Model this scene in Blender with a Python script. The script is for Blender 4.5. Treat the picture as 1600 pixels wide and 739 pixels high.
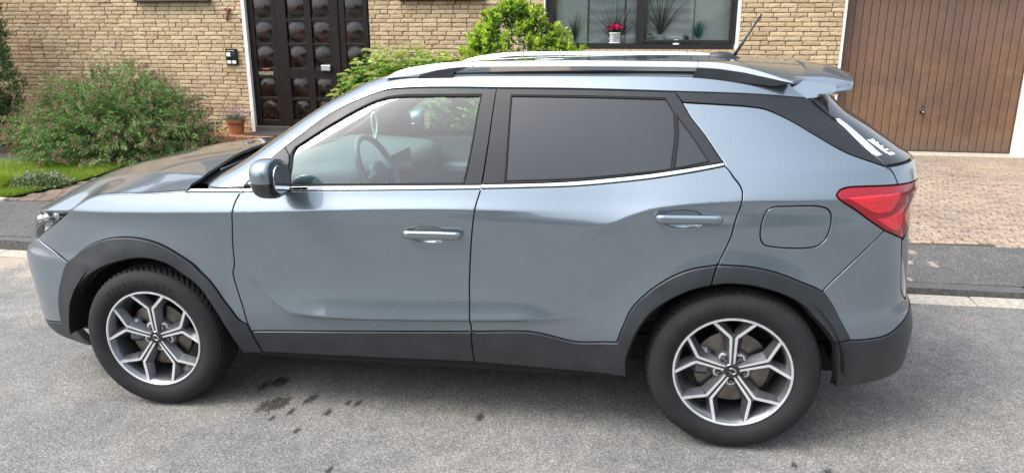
import bpy, bmesh, math, random
import numpy as np
from mathutils import Matrix, Vector
from mathutils.geometry import delaunay_2d_cdt
R = math.radians
rng = np.random.default_rng(7); random.seed(7)
SC = bpy.context.scene
for o in list(bpy.data.objects): bpy.data.objects.remove(o)
COL = SC.collection
# ------------------------------------------------------------------ camera, world, sun, exposure
cam = bpy.data.cameras.new('camera'); camo = bpy.data.objects.new('camera', cam); COL.objects.link(camo)
cam.sensor_width = 36; cam.lens = 36*1161.66/1600; cam.clip_start = .05; cam.clip_end = 500
camo.matrix_world = Matrix(((0.98511,-0.04595,0.16568,2.34312),(0.17193,0.26326,-0.94928,-3.80638),(0,0.96363,0.26724,1.73311),(0,0,0,1)))
SC.camera = camo
SUN_EL, SUN_AZ = R(50), R(238)      # azimuth clockwise from +Y (north)
w = bpy.data.worlds.new('World'); SC.world = w; w.use_nodes = True
nt = w.node_tree; nt.nodes.clear()
sky = nt.nodes.new('ShaderNodeTexSky'); sky.sky_type = 'NISHITA'; sky.sun_disc = False
sky.sun_elevation = SUN_EL; sky.sun_rotation = SUN_AZ; sky.air_density = 1.0; sky.dust_density = 2.5; sky.ozone_density = 1.0
hs = nt.nodes.new('ShaderNodeHueSaturation'); hs.inputs['Saturation'].default_value = .43; hs.inputs['Value'].default_value = 1.0
bg = nt.nodes.new('ShaderNodeBackground'); bg.inputs['Strength'].default_value = .15
wo = nt.nodes.new('ShaderNodeOutputWorld')
nt.links.new(sky.outputs[0], hs.inputs['Color']); # overcast distribution: the cloud layer is brighter overhead than at the horizon
tcw = nt.nodes.new('ShaderNodeTexCoord'); spw = nt.nodes.new('ShaderNodeSeparateXYZ'); nt.links.new(tcw.outputs['Generated'], spw.inputs[0])
mdw = nt.nodes.new('ShaderNodeMath'); mdw.operation = 'MAXIMUM'; mdw.inputs[1].default_value = 0; nt.links.new(spw.outputs['Z'], mdw.inputs[0])
maw = nt.nodes.new('ShaderNodeMath'); maw.operation = 'MULTIPLY_ADD'; maw.inputs[1].default_value = 1.5; maw.inputs[2].default_value = .62; nt.links.new(mdw.outputs[0], maw.inputs[0])
vmw = nt.nodes.new('ShaderNodeVectorMath'); vmw.operation = 'SCALE'; nt.links.new(hs.outputs[0], vmw.inputs[0]); nt.links.new(maw.outputs[0], vmw.inputs['Scale'])
nt.links.new(vmw.outputs[0], bg.inputs[0]); nt.links.new(bg.outputs[0], wo.inputs[0])
sun = bpy.data.lights.new('sun', 'SUN'); sun.energy = 0.9; sun.angle = R(26); sun.color = (1, .975, .94)
suno = bpy.data.objects.new('sun', sun); COL.objects.link(suno)
sd = Vector((math.sin(SUN_AZ)*math.cos(SUN_EL), math.cos(SUN_AZ)*math.cos(SUN_EL), math.sin(SUN_EL)))
suno.rotation_euler = sd.to_track_quat('Z', 'Y').to_euler(); suno.location = (0, -6, 12)
SC.view_settings.view_transform = 'Standard'; SC.view_settings.look = 'None'
SC.view_settings.exposure = 1.1; SC.view_settings.gamma = 1
SC.render.engine = 'CYCLES'; SC.cycles.use_denoising = True; SC.cycles.max_bounces = 10; SC.cycles.transparent_max_bounces = 16
SC.cycles.glossy_bounces = 4; SC.cycles.caustics_reflective = False; SC.cycles.caustics_refractive = False
# car frame (x rearwards from the front axle, y to the far side, z up from the road under the car) in the world
TC = np.array([[0.999575,0.015739,-0.024545,0.103443],[-0.015857,0.999864,-0.004631,0.044661],[0.024469,0.005018,0.999688,-0.037692],[0,0,0,1]])
def cw(p):
    p = np.atleast_2d(np.array(p, float)); return p@TC[:3,:3].T+TC[:3,3]
# ------------------------------------------------------------------ object helpers
def link(o, parent=None):
    COL.objects.link(o)
    if parent is not None: o.parent = parent
    return o
def tag(o, label=None, cat=None, group=None, kind=None):
    if label: o['label'] = label
    if cat: o['category'] = cat
    if group: o['group'] = group
    if kind: o['kind'] = kind
    return o
def empty(name, loc=(0,0,0), label=None, cat=None, group=None, rz=0, parent=None):
    o = bpy.data.objects.new(name, None); o.empty_display_size = .1; o.location = loc; o.rotation_euler = (0,0,rz)
    return tag(link(o, parent), label, cat, group)
def mk(name, V, F, mat, parent=None, smooth=False, N=None, attr=None, mats=None, mi=None, angle=None):
    me = bpy.data.meshes.new(name)
    V = np.asarray(V, float).reshape(-1,3)
    if isinstance(F, np.ndarray):
        k = F.shape[1]
        me.vertices.add(len(V)); me.vertices.foreach_set('co', V.ravel().astype(np.float32))
        me.loops.add(F.size); me.loops.foreach_set('vertex_index', F.ravel().astype(np.int32))
        me.polygons.add(len(F)); me.polygons.foreach_set('loop_start', np.arange(0, F.size, k, dtype=np.int32))
        me.update(calc_edges=True)
    else:
        me.from_pydata(V.tolist(), [], [list(map(int,f)) for f in F])
    for m in (mats or [mat]): me.materials.append(m)
    if mi is not None: me.polygons.foreach_set('material_index', np.asarray(mi, np.int32))
    if smooth or N is not None: me.polygons.foreach_set('use_smooth', np.ones(len(me.polygons), bool))
    if attr is not None:
        for an, (dom, vals) in attr.items():
            a = me.attributes.new(an, 'FLOAT', dom); a.data.foreach_set('value', np.asarray(vals, np.float32))
    me.update()
    if N is not None: me.normals_split_custom_set_from_vertices([tuple(n) for n in np.asarray(N, float)])
    elif angle is not None:
        me.set_sharp_from_angle(angle=R(angle))
    o = bpy.data.objects.new(name, me)
    return link(o, parent)
class MB:
    """collects boxes, lathes, tubes and sheets into one mesh"""
    def __init__(s): s.V=[]; s.F=[]; s.n=0; s.mi=[]; s.cm=0
    def add(s, V, F):
        V=np.asarray(V,float).reshape(-1,3); s.V.append(V)
        for f in F: s.F.append([int(i)+s.n for i in f]); s.mi.append(s.cm)
        s.n+=len(V); return s
    def box(s, a, b, bev=0.0, M=None):
        (x0,y0,z0),(x1,y1,z1)=a,b
        x0,x1=min(x0,x1),max(x0,x1);y0,y1=min(y0,y1),max(y0,y1);z0,z1=min(z0,z1),max(z0,z1)
        if bev<=0:
            V=[(x,y,z) for x in(x0,x1) for y in(y0,y1) for z in(z0,z1)]
            F=[(0,1,3,2),(4,6,7,5),(0,4,5,1),(2,3,7,6),(0,2,6,4),(1,5,7,3)]
        else:
            b_=min(bev,(x1-x0)/2.01,(y1-y0)/2.01,(z1-z0)/2.01)
            V=[];ix={}
            for i,x in enumerate((x0,x1)):
                for j,y in enumerate((y0,y1)):
                    for k,z in enumerate((z0,z1)):
                        sx=1 if i==0 else -1;sy=1 if j==0 else -1;sz=1 if k==0 else -1
                        for a_ in range(3):
                            p=[x+sx*b_,y+sy*b_,z+sz*b_];p[a_]=(x,y,z)[a_]
                            ix[(i,j,k,a_)]=len(V);V.append(p)
            F=[]
            for i in(0,1):
                F.append([ix[(i,j,k,0)] for j,k in((0,0),(0,1),(1,1),(1,0))][::1 if i==0 else -1])
                F.append([ix[(j,i,k,1)] for j,k in((0,0),(1,0),(1,1),(0,1))][::1 if i==0 else -1])
                F.append([ix[(j,k,i,2)] for j,k in((0,0),(0,1),(1,1),(1,0))][::1 if i==0 else -1])
            for i in(0,1):
                for j in(0,1):
                    q=[ix[(i,j,0,0)],ix[(i,j,1,0)],ix[(i,j,1,1)],ix[(i,j,0,1)]];F.append(q if i!=j else q[::-1])
                    q=[ix[(i,0,j,0)],ix[(i,0,j,2)],ix[(i,1,j,2)],ix[(i,1,j,0)]];F.append(q if i!=j else q[::-1])
                    q=[ix[(0,i,j,1)],ix[(1,i,j,1)],ix[(1,i,j,2)],ix[(0,i,j,2)]];F.append(q if i!=j else q[::-1])
                    for k in(0,1):
                        q=[ix[(i,j,k,0)],ix[(i,j,k,1)],ix[(i,j,k,2)]];F.append(q if (i+j+k)%2==0 else q[::-1])
        V=np.array(V,float)
        if M is not None: V=V@np.array(M)[:3,:3].T+np.array(M)[:3,3]
        return s.add(V,F)
    def grid(s, G, closeu=False, closev=False, flip=False):
        G=np.asarray(G,float);m,n=G.shape[:2];F=[]
        for i in range(m if closeu else m-1):
            for j in range(n if closev else n-1):
                a=i*n+j;b=i*n+(j+1)%n;c=((i+1)%m)*n+(j+1)%n;d=((i+1)%m)*n+j
                F.append((a,d,c,b) if flip else (a,b,c,d))
        return s.add(G.reshape(-1,3),F)
    def lathe(s, prof, seg=48, M=None, flip=False):
        # prof: (r, h) around +Y axis: x=r cos, z=r sin, y=h
        t=np.linspace(0,2*np.pi,seg,endpoint=False);p=np.array(prof,float)
        G=np.stack([p[:,0][:,None]*np.cos(t),np.repeat(p[:,1][:,None],seg,1),p[:,0][:,None]*np.sin(t)],-1)
        if M is not None: G=G@np.array(M)[:3,:3].T+np.array(M)[:3,3]
        return s.grid(G,closev=True,flip=flip)
    def tube(s, pts, r, seg=10, caps=True, closed=False):
        pts=np.asarray(pts,float);n=len(pts);rr=np.broadcast_to(np.asarray(r,float),(n,))
        T=np.gradient(pts,axis=0)
        if closed: T=np.roll(pts,-1,0)-np.roll(pts,1,0)
        T/=np.linalg.norm(T,axis=1,keepdims=True)+1e-12
        up=np.array([0,0,1.]) if abs(T[0,2])<.9 else np.array([1.,0,0])
        G=[];prev=None
        for i in range(n):
            if prev is None: u=np.cross(T[i],up)
            else: u=prev-T[i]*(prev@T[i])
            u/=np.linalg.norm(u)+1e-12;prev=u;v=np.cross(T[i],u)
            a=np.linspace(0,2*np.pi,seg,endpoint=False)
            G.append(pts[i]+rr[i]*(np.cos(a)[:,None]*u+np.sin(a)[:,None]*v))
        base=s.n;s.grid(np.array(G),closeu=closed,closev=True)
        if caps and not closed:
            s.F.append([base+j for j in range(seg)][::-1]);s.F.append([base+(n-1)*seg+j for j in range(seg)]);s.mi+=[s.cm]*2
        return s
    def sell(s, c, r, e=(.5,.5), nu=16, nv=24, M=None):
        u=np.linspace(-np.pi/2,np.pi/2,nu);v=np.linspace(0,2*np.pi,nv,endpoint=False)
        sg=lambda a,p:np.sign(a)*np.abs(a)**p
        cu=sg(np.cos(u),e[0])[:,None];su=sg(np.sin(u),e[0])[:,None]
        G=np.stack([r[0]*cu*sg(np.cos(v),e[1]),r[1]*cu*sg(np.sin(v),e[1]),r[2]*su*np.ones(nv)],-1)
        if M is not None: G=G@np.array(M)[:3,:3].T
        return s.grid(G+np.array(c,float),closev=True)
    def prism(s, poly, y0, y1, axis=1, bev=0):
        # poly in the two other axes
        p=np.array(poly,float);n=len(p)
        def put(a,h):
            V=np.zeros((n,3));o=[i for i in range(3) if i!=axis];V[:,o[0]]=a[:,0];V[:,o[1]]=a[:,1];V[:,axis]=h;return V
        s.add(np.vstack([put(p,y0),put(p,y1)]),[[i,(i+1)%n,n+(i+1)%n,n+i] for i in range(n)]+[list(range(n))[::-1],list(range(n,2*n))])
        return s
    def build(s, name, mat, parent=None, smooth=False, angle=None, mats=None):
        return mk(name,np.vstack(s.V),s.F,mat,parent,smooth,mats=mats,mi=s.mi if mats else None,angle=angle)
def rotm(ax, ang): return np.array(Matrix.Rotation(ang,4,ax))
# ------------------------------------------------------------------ materials
def M(name): 
    m=bpy.data.materials.new(name);m.use_nodes=True;nt=m.node_tree
    return m,nt,nt.nodes['Principled BSDF']
def nd(nt,t,**k):
    n=nt.nodes.new(t)
    for a,b in k.items():
        if a.startswith('i_'):
            n.inputs[a[2:].replace('_',' ')].default_value=b
        else: setattr(n,a,b)
    return n
def ramp(nt,fac,stops,interp='LINEAR'):
    r=nt.nodes.new('ShaderNodeValToRGB');r.color_ramp.interpolation=interp
    el=r.color_ramp.elements
    while len(el)<len(stops): el.new(.5)
    for e,(p,c) in zip(el,stops): e.position=p;e.color=(*c,1) if len(c)==3 else c
    nt.links.new(fac,r.inputs[0]);return r.outputs[0]
def coords(nt,kind='Object'):
    if kind=='World': return nt.nodes.new('ShaderNodeNewGeometry').outputs['Position']
    return nt.nodes.new('ShaderNodeTexCoord').outputs[kind]
def noise(nt,co,scale,detail=4,rough=.55,dist=0):
    n=nd(nt,'ShaderNodeTexNoise');n.inputs['Scale'].default_value=scale;n.inputs['Detail'].default_value=detail;n.inputs['Roughness'].default_value=rough;n.inputs['Distortion'].default_value=dist
    nt.links.new(co,n.inputs['Vector']);return n.outputs['Fac']
def mixc(nt,f,a,b,mode='MIX'):
    n=nt.nodes.new('ShaderNodeMix');n.data_type='RGBA';n.blend_type=mode
    for s,v in((0,f),(6,a),(7,b)):
        if isinstance(v,(int,float)): n.inputs[s].default_value=v
        elif isinstance(v,tuple): n.inputs[s].default_value=(*v,1) if len(v)==3 else v
        else: nt.links.new(v,n.inputs[s])
    return n.outputs[2]
def math_(nt,op,a,b=None,c=None,clamp=False):
    n=nt.nodes.new('ShaderNodeMath');n.operation=op;n.use_clamp=clamp
    for i,v in enumerate((a,b,c)):
        if v is None: continue
        if isinstance(v,(int,float)): n.inputs[i].default_value=v
        else: nt.links.new(v,n.inputs[i])
    return n.outputs[0]
def bump(nt,b,h,strength=.3,dist=.01):
    n=nd(nt,'ShaderNodeBump');n.inputs['Strength'].default_value=strength;n.inputs['Distance'].default_value=dist
    nt.links.new(h,n.inputs['Height']);nt.links.new(n.outputs[0],b.inputs['Normal'])
def plain(name,col,rough=.5,metal=0,var=.08,scale=30,bmp=0,coat=0,spec=.5,kind='Object'):
    m,nt,b=M(name);co=coords(nt,kind)
    n=noise(nt,co,scale,5)
    lo=tuple(max(0,c*(1-var*2)) for c in col);hi=tuple(min(1,c*(1+var*2)) for c in col)
    nt.links.new(ramp(nt,n,[(.3,lo),(.7,hi)]),b.inputs['Base Color'])
    r=math_(nt,'MULTIPLY_ADD',n,.15,rough-.075,True);nt.links.new(r,b.inputs['Roughness'])
    b.inputs['Metallic'].default_value=metal;b.inputs['Specular IOR Level'].default_value=spec
    if coat: b.inputs['Coat Weight'].default_value=coat;b.inputs['Coat Roughness'].default_value=.04
    if bmp: bump(nt,b,n,bmp,.004)
    return m
def glass(name,tint,refl_rough=0.0,ior=1.5,body=None,bodyfac=0.0):
    m=bpy.data.materials.new(name);m.use_nodes=True;nt=m.node_tree;nt.nodes.clear()
    o=nt.nodes.new('ShaderNodeOutputMaterial');t=nt.nodes.new('ShaderNodeBsdfTransparent');t.inputs[0].default_value=(*tint,1)
    g=nt.nodes.new('ShaderNodeBsdfGlossy');g.inputs['Roughness'].default_value=refl_rough
    f=nt.nodes.new('ShaderNodeFresnel');f.inputs[0].default_value=ior
    mx=nt.nodes.new('ShaderNodeMixShader');src=t.outputs[0]
    if body is not None:
        d=nt.nodes.new('ShaderNodeBsdfDiffuse');d.inputs[0].default_value=(*body,1);m2=nt.nodes.new('ShaderNodeMixShader');m2.inputs[0].default_value=bodyfac
        nt.links.new(t.outputs[0],m2.inputs[1]);nt.links.new(d.outputs[0],m2.inputs[2]);src=m2.outputs[0]
    f2=math_(nt,'MULTIPLY',f.outputs[0],1.6,None,True)
    nt.links.new(f2,mx.inputs[0]);nt.links.new(src,mx.inputs[1]);nt.links.new(g.outputs[0],mx.inputs[2]);nt.links.new(mx.outputs[0],o.inputs[0])
    return m
def paint():
    m,nt,b=M('car_paint');co=coords(nt)
    v=nd(nt,'ShaderNodeTexVoronoi');v.inputs['Scale'].default_value=900;nt.links.new(co,v.inputs['Vector'])
    c=ramp(nt,v.outputs['Color'],[(0,(.150,.192,.222)),(1,(.225,.277,.312))])
    nt.links.new(c,b.inputs['Base Color']);b.inputs['Metallic'].default_value=.78;b.inputs['Roughness'].default_value=.29
    b.inputs['Coat Weight'].default_value=1;b.inputs['Coat Roughness'].default_value=.012;b.inputs['Coat IOR'].default_value=1.8
    return m
MAT={}
MAT['paint']=paint()
MAT['clad']=plain('black_plastic',(.021,.024,.027),.42,0,.14,9,.03)
MAT['frame']=plain('satin_black_trim',(.013,.0145,.0165),.40,0,.03,20,0,0,.4)
MAT['dark']=plain('dark_cavity',(.006,.006,.007),.8,0,.1,20)
MAT['chrome']=plain('chrome',(.80,.81,.82),.07,1,.01,5)
MAT['satin']=plain('satin_aluminium',(.62,.64,.66),.30,1,.02,10)
MAT['alu']=plain('machined_alloy',(.86,.87,.88),.30,.72,.03,40)
MAT['alud']=plain('dark_alloy_paint',(.15,.155,.165),.30,.75,.05,40,0,.6)
MAT['disc']=plain('brake_disc_steel',(.20,.18,.16),.38,1,.15,25)
MAT['rubber']=plain('tyre_rubber',(.016,.016,.017),.75,0,.12,14,.03,0,.3)
MAT['tread']=plain('tread_rubber',(.017,.017,.018),.85,0,.15,40,.1,0,.25)
MAT['winglass']=glass('side_glass',(.66,.90,.87),ior=1.6)
MAT['wsglass']=glass('windscreen_glass',(.80,.92,.90),ior=1.45)
MAT['privacy']=glass('privacy_glass',(.045,.05,.055),ior=1.55,body=(.022,.026,.030),bodyfac=.5)
MAT['gloss']=plain('gloss_black',(.008,.008,.009),.08,0,.02,5,0,1)
MAT['mirrorglass']=plain('mirror_glass',(.75,.77,.78),.02,1,.0,5)
def lampred():
    m,nt,b=M('red_lens');co=coords(nt)
    b.inputs['Base Color'].default_value=(.30,.004,.014,1);b.inputs['Roughness'].default_value=.12
    b.inputs['Coat Weight'].default_value=.8;b.inputs['Coat Roughness'].default_value=.02;b.inputs['Specular IOR Level'].default_value=.2
    return m
MAT['red']=lampred()
MAT['redbright']=plain('red_reflector',(.72,.008,.024),.22,0,.1,80,0,1)
MAT['reddark']=plain('dark_red_lens',(.20,.003,.008),.12,0,.05,20,0,1)
MAT['lampsilver']=plain('lamp_reflector',(.7,.72,.75),.15,1,.02,20)
MAT['lampglass']=glass('clear_lens',(.97,.98,.98),ior=1.28)
MAT['interior']=plain('interior_plastic',(.15,.175,.175),.6,0,.08,60,.05)
MAT['seat']=plain('seat_cloth',(.045,.046,.05),.8,0,.1,120,.1)
MAT['headliner']=plain('headliner',(.26,.27,.265),.9,0,.03,80)
MAT['white']=plain('white_print',(.78,.78,.77),.5,0,.03,10)
# ------------------------------------------------------------------ car body surface: half width, plan ends and creases as smooth functions
def pchip(xk,yk):
    xk=np.array(xk,float);yk=np.array(yk,float);h=np.diff(xk);d=np.diff(yk)/h
    m=np.zeros_like(yk);m[0]=d[0];m[-1]=d[-1]
    for i in range(1,len(xk)-1):
        if d[i-1]*d[i]>0:
            a=2*h[i]+h[i-1];b=h[i]+2*h[i-1];m[i]=(a+b)/(a/d[i-1]+b/d[i])
    def f(x):
        x=np.clip(x,xk[0],xk[-1]);i=np.clip(np.searchsorted(xk,x,side='right')-1,0,len(xk)-2)
        t=(x-xk[i])/h[i];t2=t*t;t3=t2*t
        return (2*t3-3*t2+1)*yk[i]+(t3-2*t2+t)*h[i]*m[i]+(3*t2-2*t3)*yk[i+1]+(t3-t2)*h[i]*m[i+1]
    return f
def sstep(a,b,x):
    t=np.clip((x-a)/(b-a),0,1);return t*t*(3-2*t)
XM=1.7
def setab(n,L,w=.91):
    t=np.linspace(0,1,4001)
    ph=t*np.pi/2
    # blend parametrisation so both ends are well sampled
    xs=np.sin(ph)**(2/n);ys=np.cos(ph)**(2/n)
    s=np.concatenate([[0],np.cumsum(np.hypot(np.diff(xs)*L,np.diff(ys)*w))])
    return s,xs,ys,n,L,w
TFL=setab(5.4,2.62);TFU=setab(9.0,1.40);TR=setab(5.0,1.86)
hw=pchip([.15,.20,.32,.43,.52,.65,.80,.955,1.08,1.2,1.3,1.4,1.48,1.54,1.60],[.78,.83,.875,.900,.910,.905,.908,.912,.878,.832,.787,.736,.690,.645,.58])
XFL=pchip([.15,.22,.30,.36,.40,.45,.52,.60,.66,.70,.75,.80,.86,.92,1.0],[-.86,-.90,-.925,-.930,-.931,-.929,-.926,-.940,-.944,-.938,-.887,-.865,-.836,-.80,-.755])
XFU=pchip([0.95, 1.05, 1.12, 1.18, 1.25, 1.32, 1.38, 1.44, 1.49, 1.53, 1.56],[0.082, 0.226, 0.332, 0.442, 0.552, 0.661, 0.754, 0.856, 0.961, 1.051, 1.171])
XR=pchip([0.15, 0.22, 0.3, 0.38, 0.46, 0.52, 0.57, 0.62, 0.7, 0.78, 0.86, 0.94, 1.0, 1.05, 1.09, 1.12, 1.17, 1.24, 1.32, 1.4, 1.52, 1.6],[3.411, 3.44, 3.468, 3.475, 3.477, 3.466, 3.455, 3.437, 3.434, 3.429, 3.422, 3.418, 3.411, 3.415, 3.409, 3.406, 3.404, 3.322, 3.22, 3.11, 3.029, 3.031])
CA=pchip([-.9,-.48,.446,1.63,2.2],[.955,.961,.989,1.024,1.02])
CB=pchip([1.9,2.039,2.076,2.178,2.248,2.358,2.551,2.754,3.1,3.5],[.86,.923,.951,.982,1.014,1.047,1.069,1.079,1.085,1.085])
CC=pchip([.40,.549,.597,.651,.766,.95,1.58,2.1],[.80,.712,.669,.597,.533,.525,.546,.574])
def ridge(dz,amp,la,lb,eps=.006):
    r=np.sqrt(dz*dz+eps*eps)-eps
    return amp*np.where(dz>0,np.exp(-r/la),np.exp(-r/lb))
def pdist(f,x,z):
    sl=(f(x+.004)-f(x-.004))/.008
    return (z-f(x))/np.sqrt(1+sl*sl)
def feat(x,z):
    d=ridge(z-CA(x),.012,.09,.028,.004)*(1-sstep(1.45,2.10,x))*sstep(-.8,-.5,x)
    d=d+ridge(pdist(CB,x,z),  .026*sstep(1.93,2.50,x),.14,.032,.004+.03*sstep(2.55,2.9,x))
    d=d+ridge(pdist(CC,x,z),  .026*sstep(.47,.95,x)*(1-sstep(1.75,2.12,x)),.10,.018,.003)
    for cx in (0.,2.675):
        r=np.hypot(x-cx,z-.345)
        d=d+.022*np.exp(-((r-.42)/.10)**2)
    return d
def PS(s,z,up=False):
    s=np.asarray(s,float);z=np.asarray(z,float)
    s,z=np.broadcast_arrays(s,z)
    TF=TFU if up else TFL; XF=XFU if up else XFL
    a=np.abs(s-XM);rear=s>=XM
    xf=np.interp(a,TF[0],TF[1]);yf=np.interp(a,TF[0],TF[2])
    xr=np.interp(a,TR[0],TR[1]);yr=np.interp(a,TR[0],TR[2])
    xp=np.where(rear,xr,xf);yp=np.where(rear,yr,yf)
    n=np.where(rear,TR[3],TF[3])
    Lz=np.where(rear,XR(z)-XM,XM-XF(z))
    w=hw(z)
    sg=np.where(rear,1.,-1.)
    x=XM+sg*xp*Lz;y=yp*w
    nx=sg*np.maximum(xp,1e-9)**(n-1)/Lz;ny=np.maximum(yp,1e-9)**(n-1)/w
    k=1/np.hypot(nx,ny);nx=nx*k;ny=ny*k
    d=feat(x,z)
    return np.stack([x+nx*d,-(y+ny*d),z],-1)
def NS(s,z,up=False,h=.003,off=0):
    a=PS(s+h,z,up)-PS(s-h,z,up);b=PS(s,z+h,up)-PS(s,z-h,up)
    n=np.cross(a,b);n/=np.linalg.norm(n,axis=-1,keepdims=True)+1e-12
    return n
T={
'F_D':[(0.476,1.078),(0.453,1.04),(0.441,1.0),(0.444,0.948),(0.451,0.895),(0.475,0.742),(0.506,0.583),(0.525,0.455),(0.536,0.421),(0.564,0.31)],
'D_Ru':[(1.65,1.497),(1.648,1.404),(1.645,1.291),(1.637,1.119)],
'D_Rl':[(1.634,1.107),(1.612,1.034),(1.594,0.911),(1.582,0.752),(1.58,0.605),(1.58,0.482),(1.579,0.41),(1.582,0.328)],
'R_Qu':[(2.686,1.475),(2.702,1.436),(2.71,1.342),(2.713,1.213)],
'R_Ql':[(2.705,1.201),(2.724,1.164),(2.748,1.137),(2.761,1.112),(2.761,1.093),(2.751,1.053),(2.713,0.925),(2.675,0.845),(2.662,0.822),(2.634,0.737)],
'chb_f':[(0.473,1.075),(0.714,1.084),(1.183,1.093),(1.634,1.104)],
'cht_f':[(0.472,1.089),(0.712,1.101),(1.182,1.11),(1.635,1.119)],
'chb_r':[(1.634,1.105),(1.86,1.112),(2.059,1.12),(2.337,1.147),(2.526,1.173),(2.705,1.201)],
'cht_r':[(1.634,1.121),(1.859,1.127),(2.058,1.137),(2.336,1.164),(2.531,1.189),(2.713,1.213)],
'chb_w':[(0.188,1.07),(0.473,1.075)],
'cht_w':[(0.211,1.085),(0.471,1.09)],
'clad_f':[(0.537,0.425),(1.06,0.453),(1.577,0.482)],
'cladb_f':[(0.564,0.31),(1.045,0.317),(1.582,0.328)],
'clad_r':[(1.577,0.482),(1.844,0.496),(1.932,0.482),(2.048,0.459),(2.228,0.472)],
'arch_ro':[(2.228,0.472),(2.254,0.536),(2.302,0.623),(2.373,0.698),(2.47,0.765),(2.553,0.8),(2.662,0.822)],
'arch_ri':[(2.634,0.737),(2.556,0.716),(2.431,0.648),(2.332,0.551),(2.273,0.409),(2.273,0.309)],
'cladb_r':[(2.273,0.309),(2.046,0.312),(1.582,0.328)],
'arch_qo':[(2.662,0.822),(2.787,0.817),(2.894,0.796),(2.999,0.756),(3.092,0.711),(3.155,0.626),(3.175,0.565),(3.198,0.509)],
'arch_qi':[(3.129,0.501),(3.097,0.556),(3.002,0.667),(2.84,0.733),(2.698,0.747),(2.634,0.737)],
'qb_gap':[(3.092,0.711),(3.196,0.798),(3.277,0.864),(3.375,0.939)],
'lamp_b':[(3.375,0.939),(3.25,1.018),(3.151,1.076),(3.14,1.093)],
'lamp_b2':[(3.375,0.939),(3.465,0.902),(3.494,0.891)],
'lamp_t':[(3.14,1.093),(3.155,1.11),(3.186,1.119),(3.427,1.114)],
'tg_gap':[(3.428,1.117),(3.415,1.148),(3.4,1.169),(3.383,1.182)],
'app_l':[(3.383,1.182),(3.338,1.203),(3.27,1.245),(3.214,1.312),(3.174,1.367),(3.116,1.402),(3.038,1.415),(2.877,1.426),(2.701,1.435)],
'app_r':[(3.383,1.182),(3.391,1.278),(3.415,1.358),(3.398,1.436)],
'frame_t':[(0.56,1.094),(0.524,1.161),(0.501,1.219),(0.5,1.294),(0.52,1.397),(0.608,1.466),(0.691,1.493),(0.874,1.502),(1.228,1.503),(1.649,1.498),(2.133,1.491),(2.686,1.476),(3.114,1.46),(3.393,1.438)],
'rail_t':[(3.326,1.506),(2.892,1.533),(2.128,1.546),(1.221,1.552),(0.741,1.555),(0.431,1.547)],
'tg_up':[(3.393,1.438),(3.326,1.506),(3.252,1.556)],
'glass_f':[(0.764,1.106),(0.669,1.178),(0.589,1.235),(0.564,1.262),(0.589,1.309),(0.62,1.354),(0.705,1.432),(0.774,1.46),(0.876,1.471),(1.068,1.473),(1.543,1.472),(1.558,1.304),(1.56,1.122)],
'sail':[(0.522,1.27),(0.669,1.178),(0.762,1.102)],
'glass_r':[(1.756,1.468),(1.74,1.135),(2.058,1.148),(2.336,1.173),(2.47,1.188),(2.636,1.395),(2.622,1.451),(2.202,1.461)],
'glass_q':[(2.644,1.388),(2.657,1.218),(2.485,1.19)],
'fuel':[(2.895,1.054),(3.068,1.052),(3.109,1.038),(3.128,1.009),(3.121,0.959),(3.097,0.913),(3.058,0.892),(2.894,0.894),(2.85,0.905),(2.836,0.936),(2.846,1.0),(2.862,1.041)],
'hood_e':[(-0.483,0.967),(-0.413,1.012),(-0.335,1.037),(-0.265,1.047),(-0.032,1.057),(0.188,1.073)],
'arch_fo':[(-0.587,0.365),(-0.539,0.528),(-0.48,0.617),(-0.425,0.708),(-0.365,0.775),(-0.227,0.838),(-0.074,0.856),(0.076,0.835),(0.223,0.771),(0.363,0.68),(0.442,0.559),(0.491,0.481),(0.525,0.455)],
'arch_fi':[(0.472,0.308),(0.438,0.408),(0.388,0.525),(0.313,0.648),(0.168,0.734),(0.018,0.764),(-0.121,0.739),(-0.232,0.681),(-0.366,0.586),(-0.438,0.496),(-0.482,0.375)],
'fb_gap':[(-0.425,0.708),(-0.569,0.75),(-0.744,0.794)],
'lamp_f':[(-0.744,0.794),(-0.611,0.874),(-0.483,0.967)],
'fb_val':[(-0.482,0.375),(-0.587,0.365),(-0.774,0.334)],
'rb_bot':[(3.163,0.288),(3.344,0.277),(3.522,0.281)],
'rb_val':[(3.13,0.507),(3.197,0.507),(3.249,0.499),(3.383,0.499),(3.471,0.524)],
'handle_f':[(1.297,0.91),(1.563,0.917)],
'handle_r':[(2.401,1.0),(2.68,1.006)],
}
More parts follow.
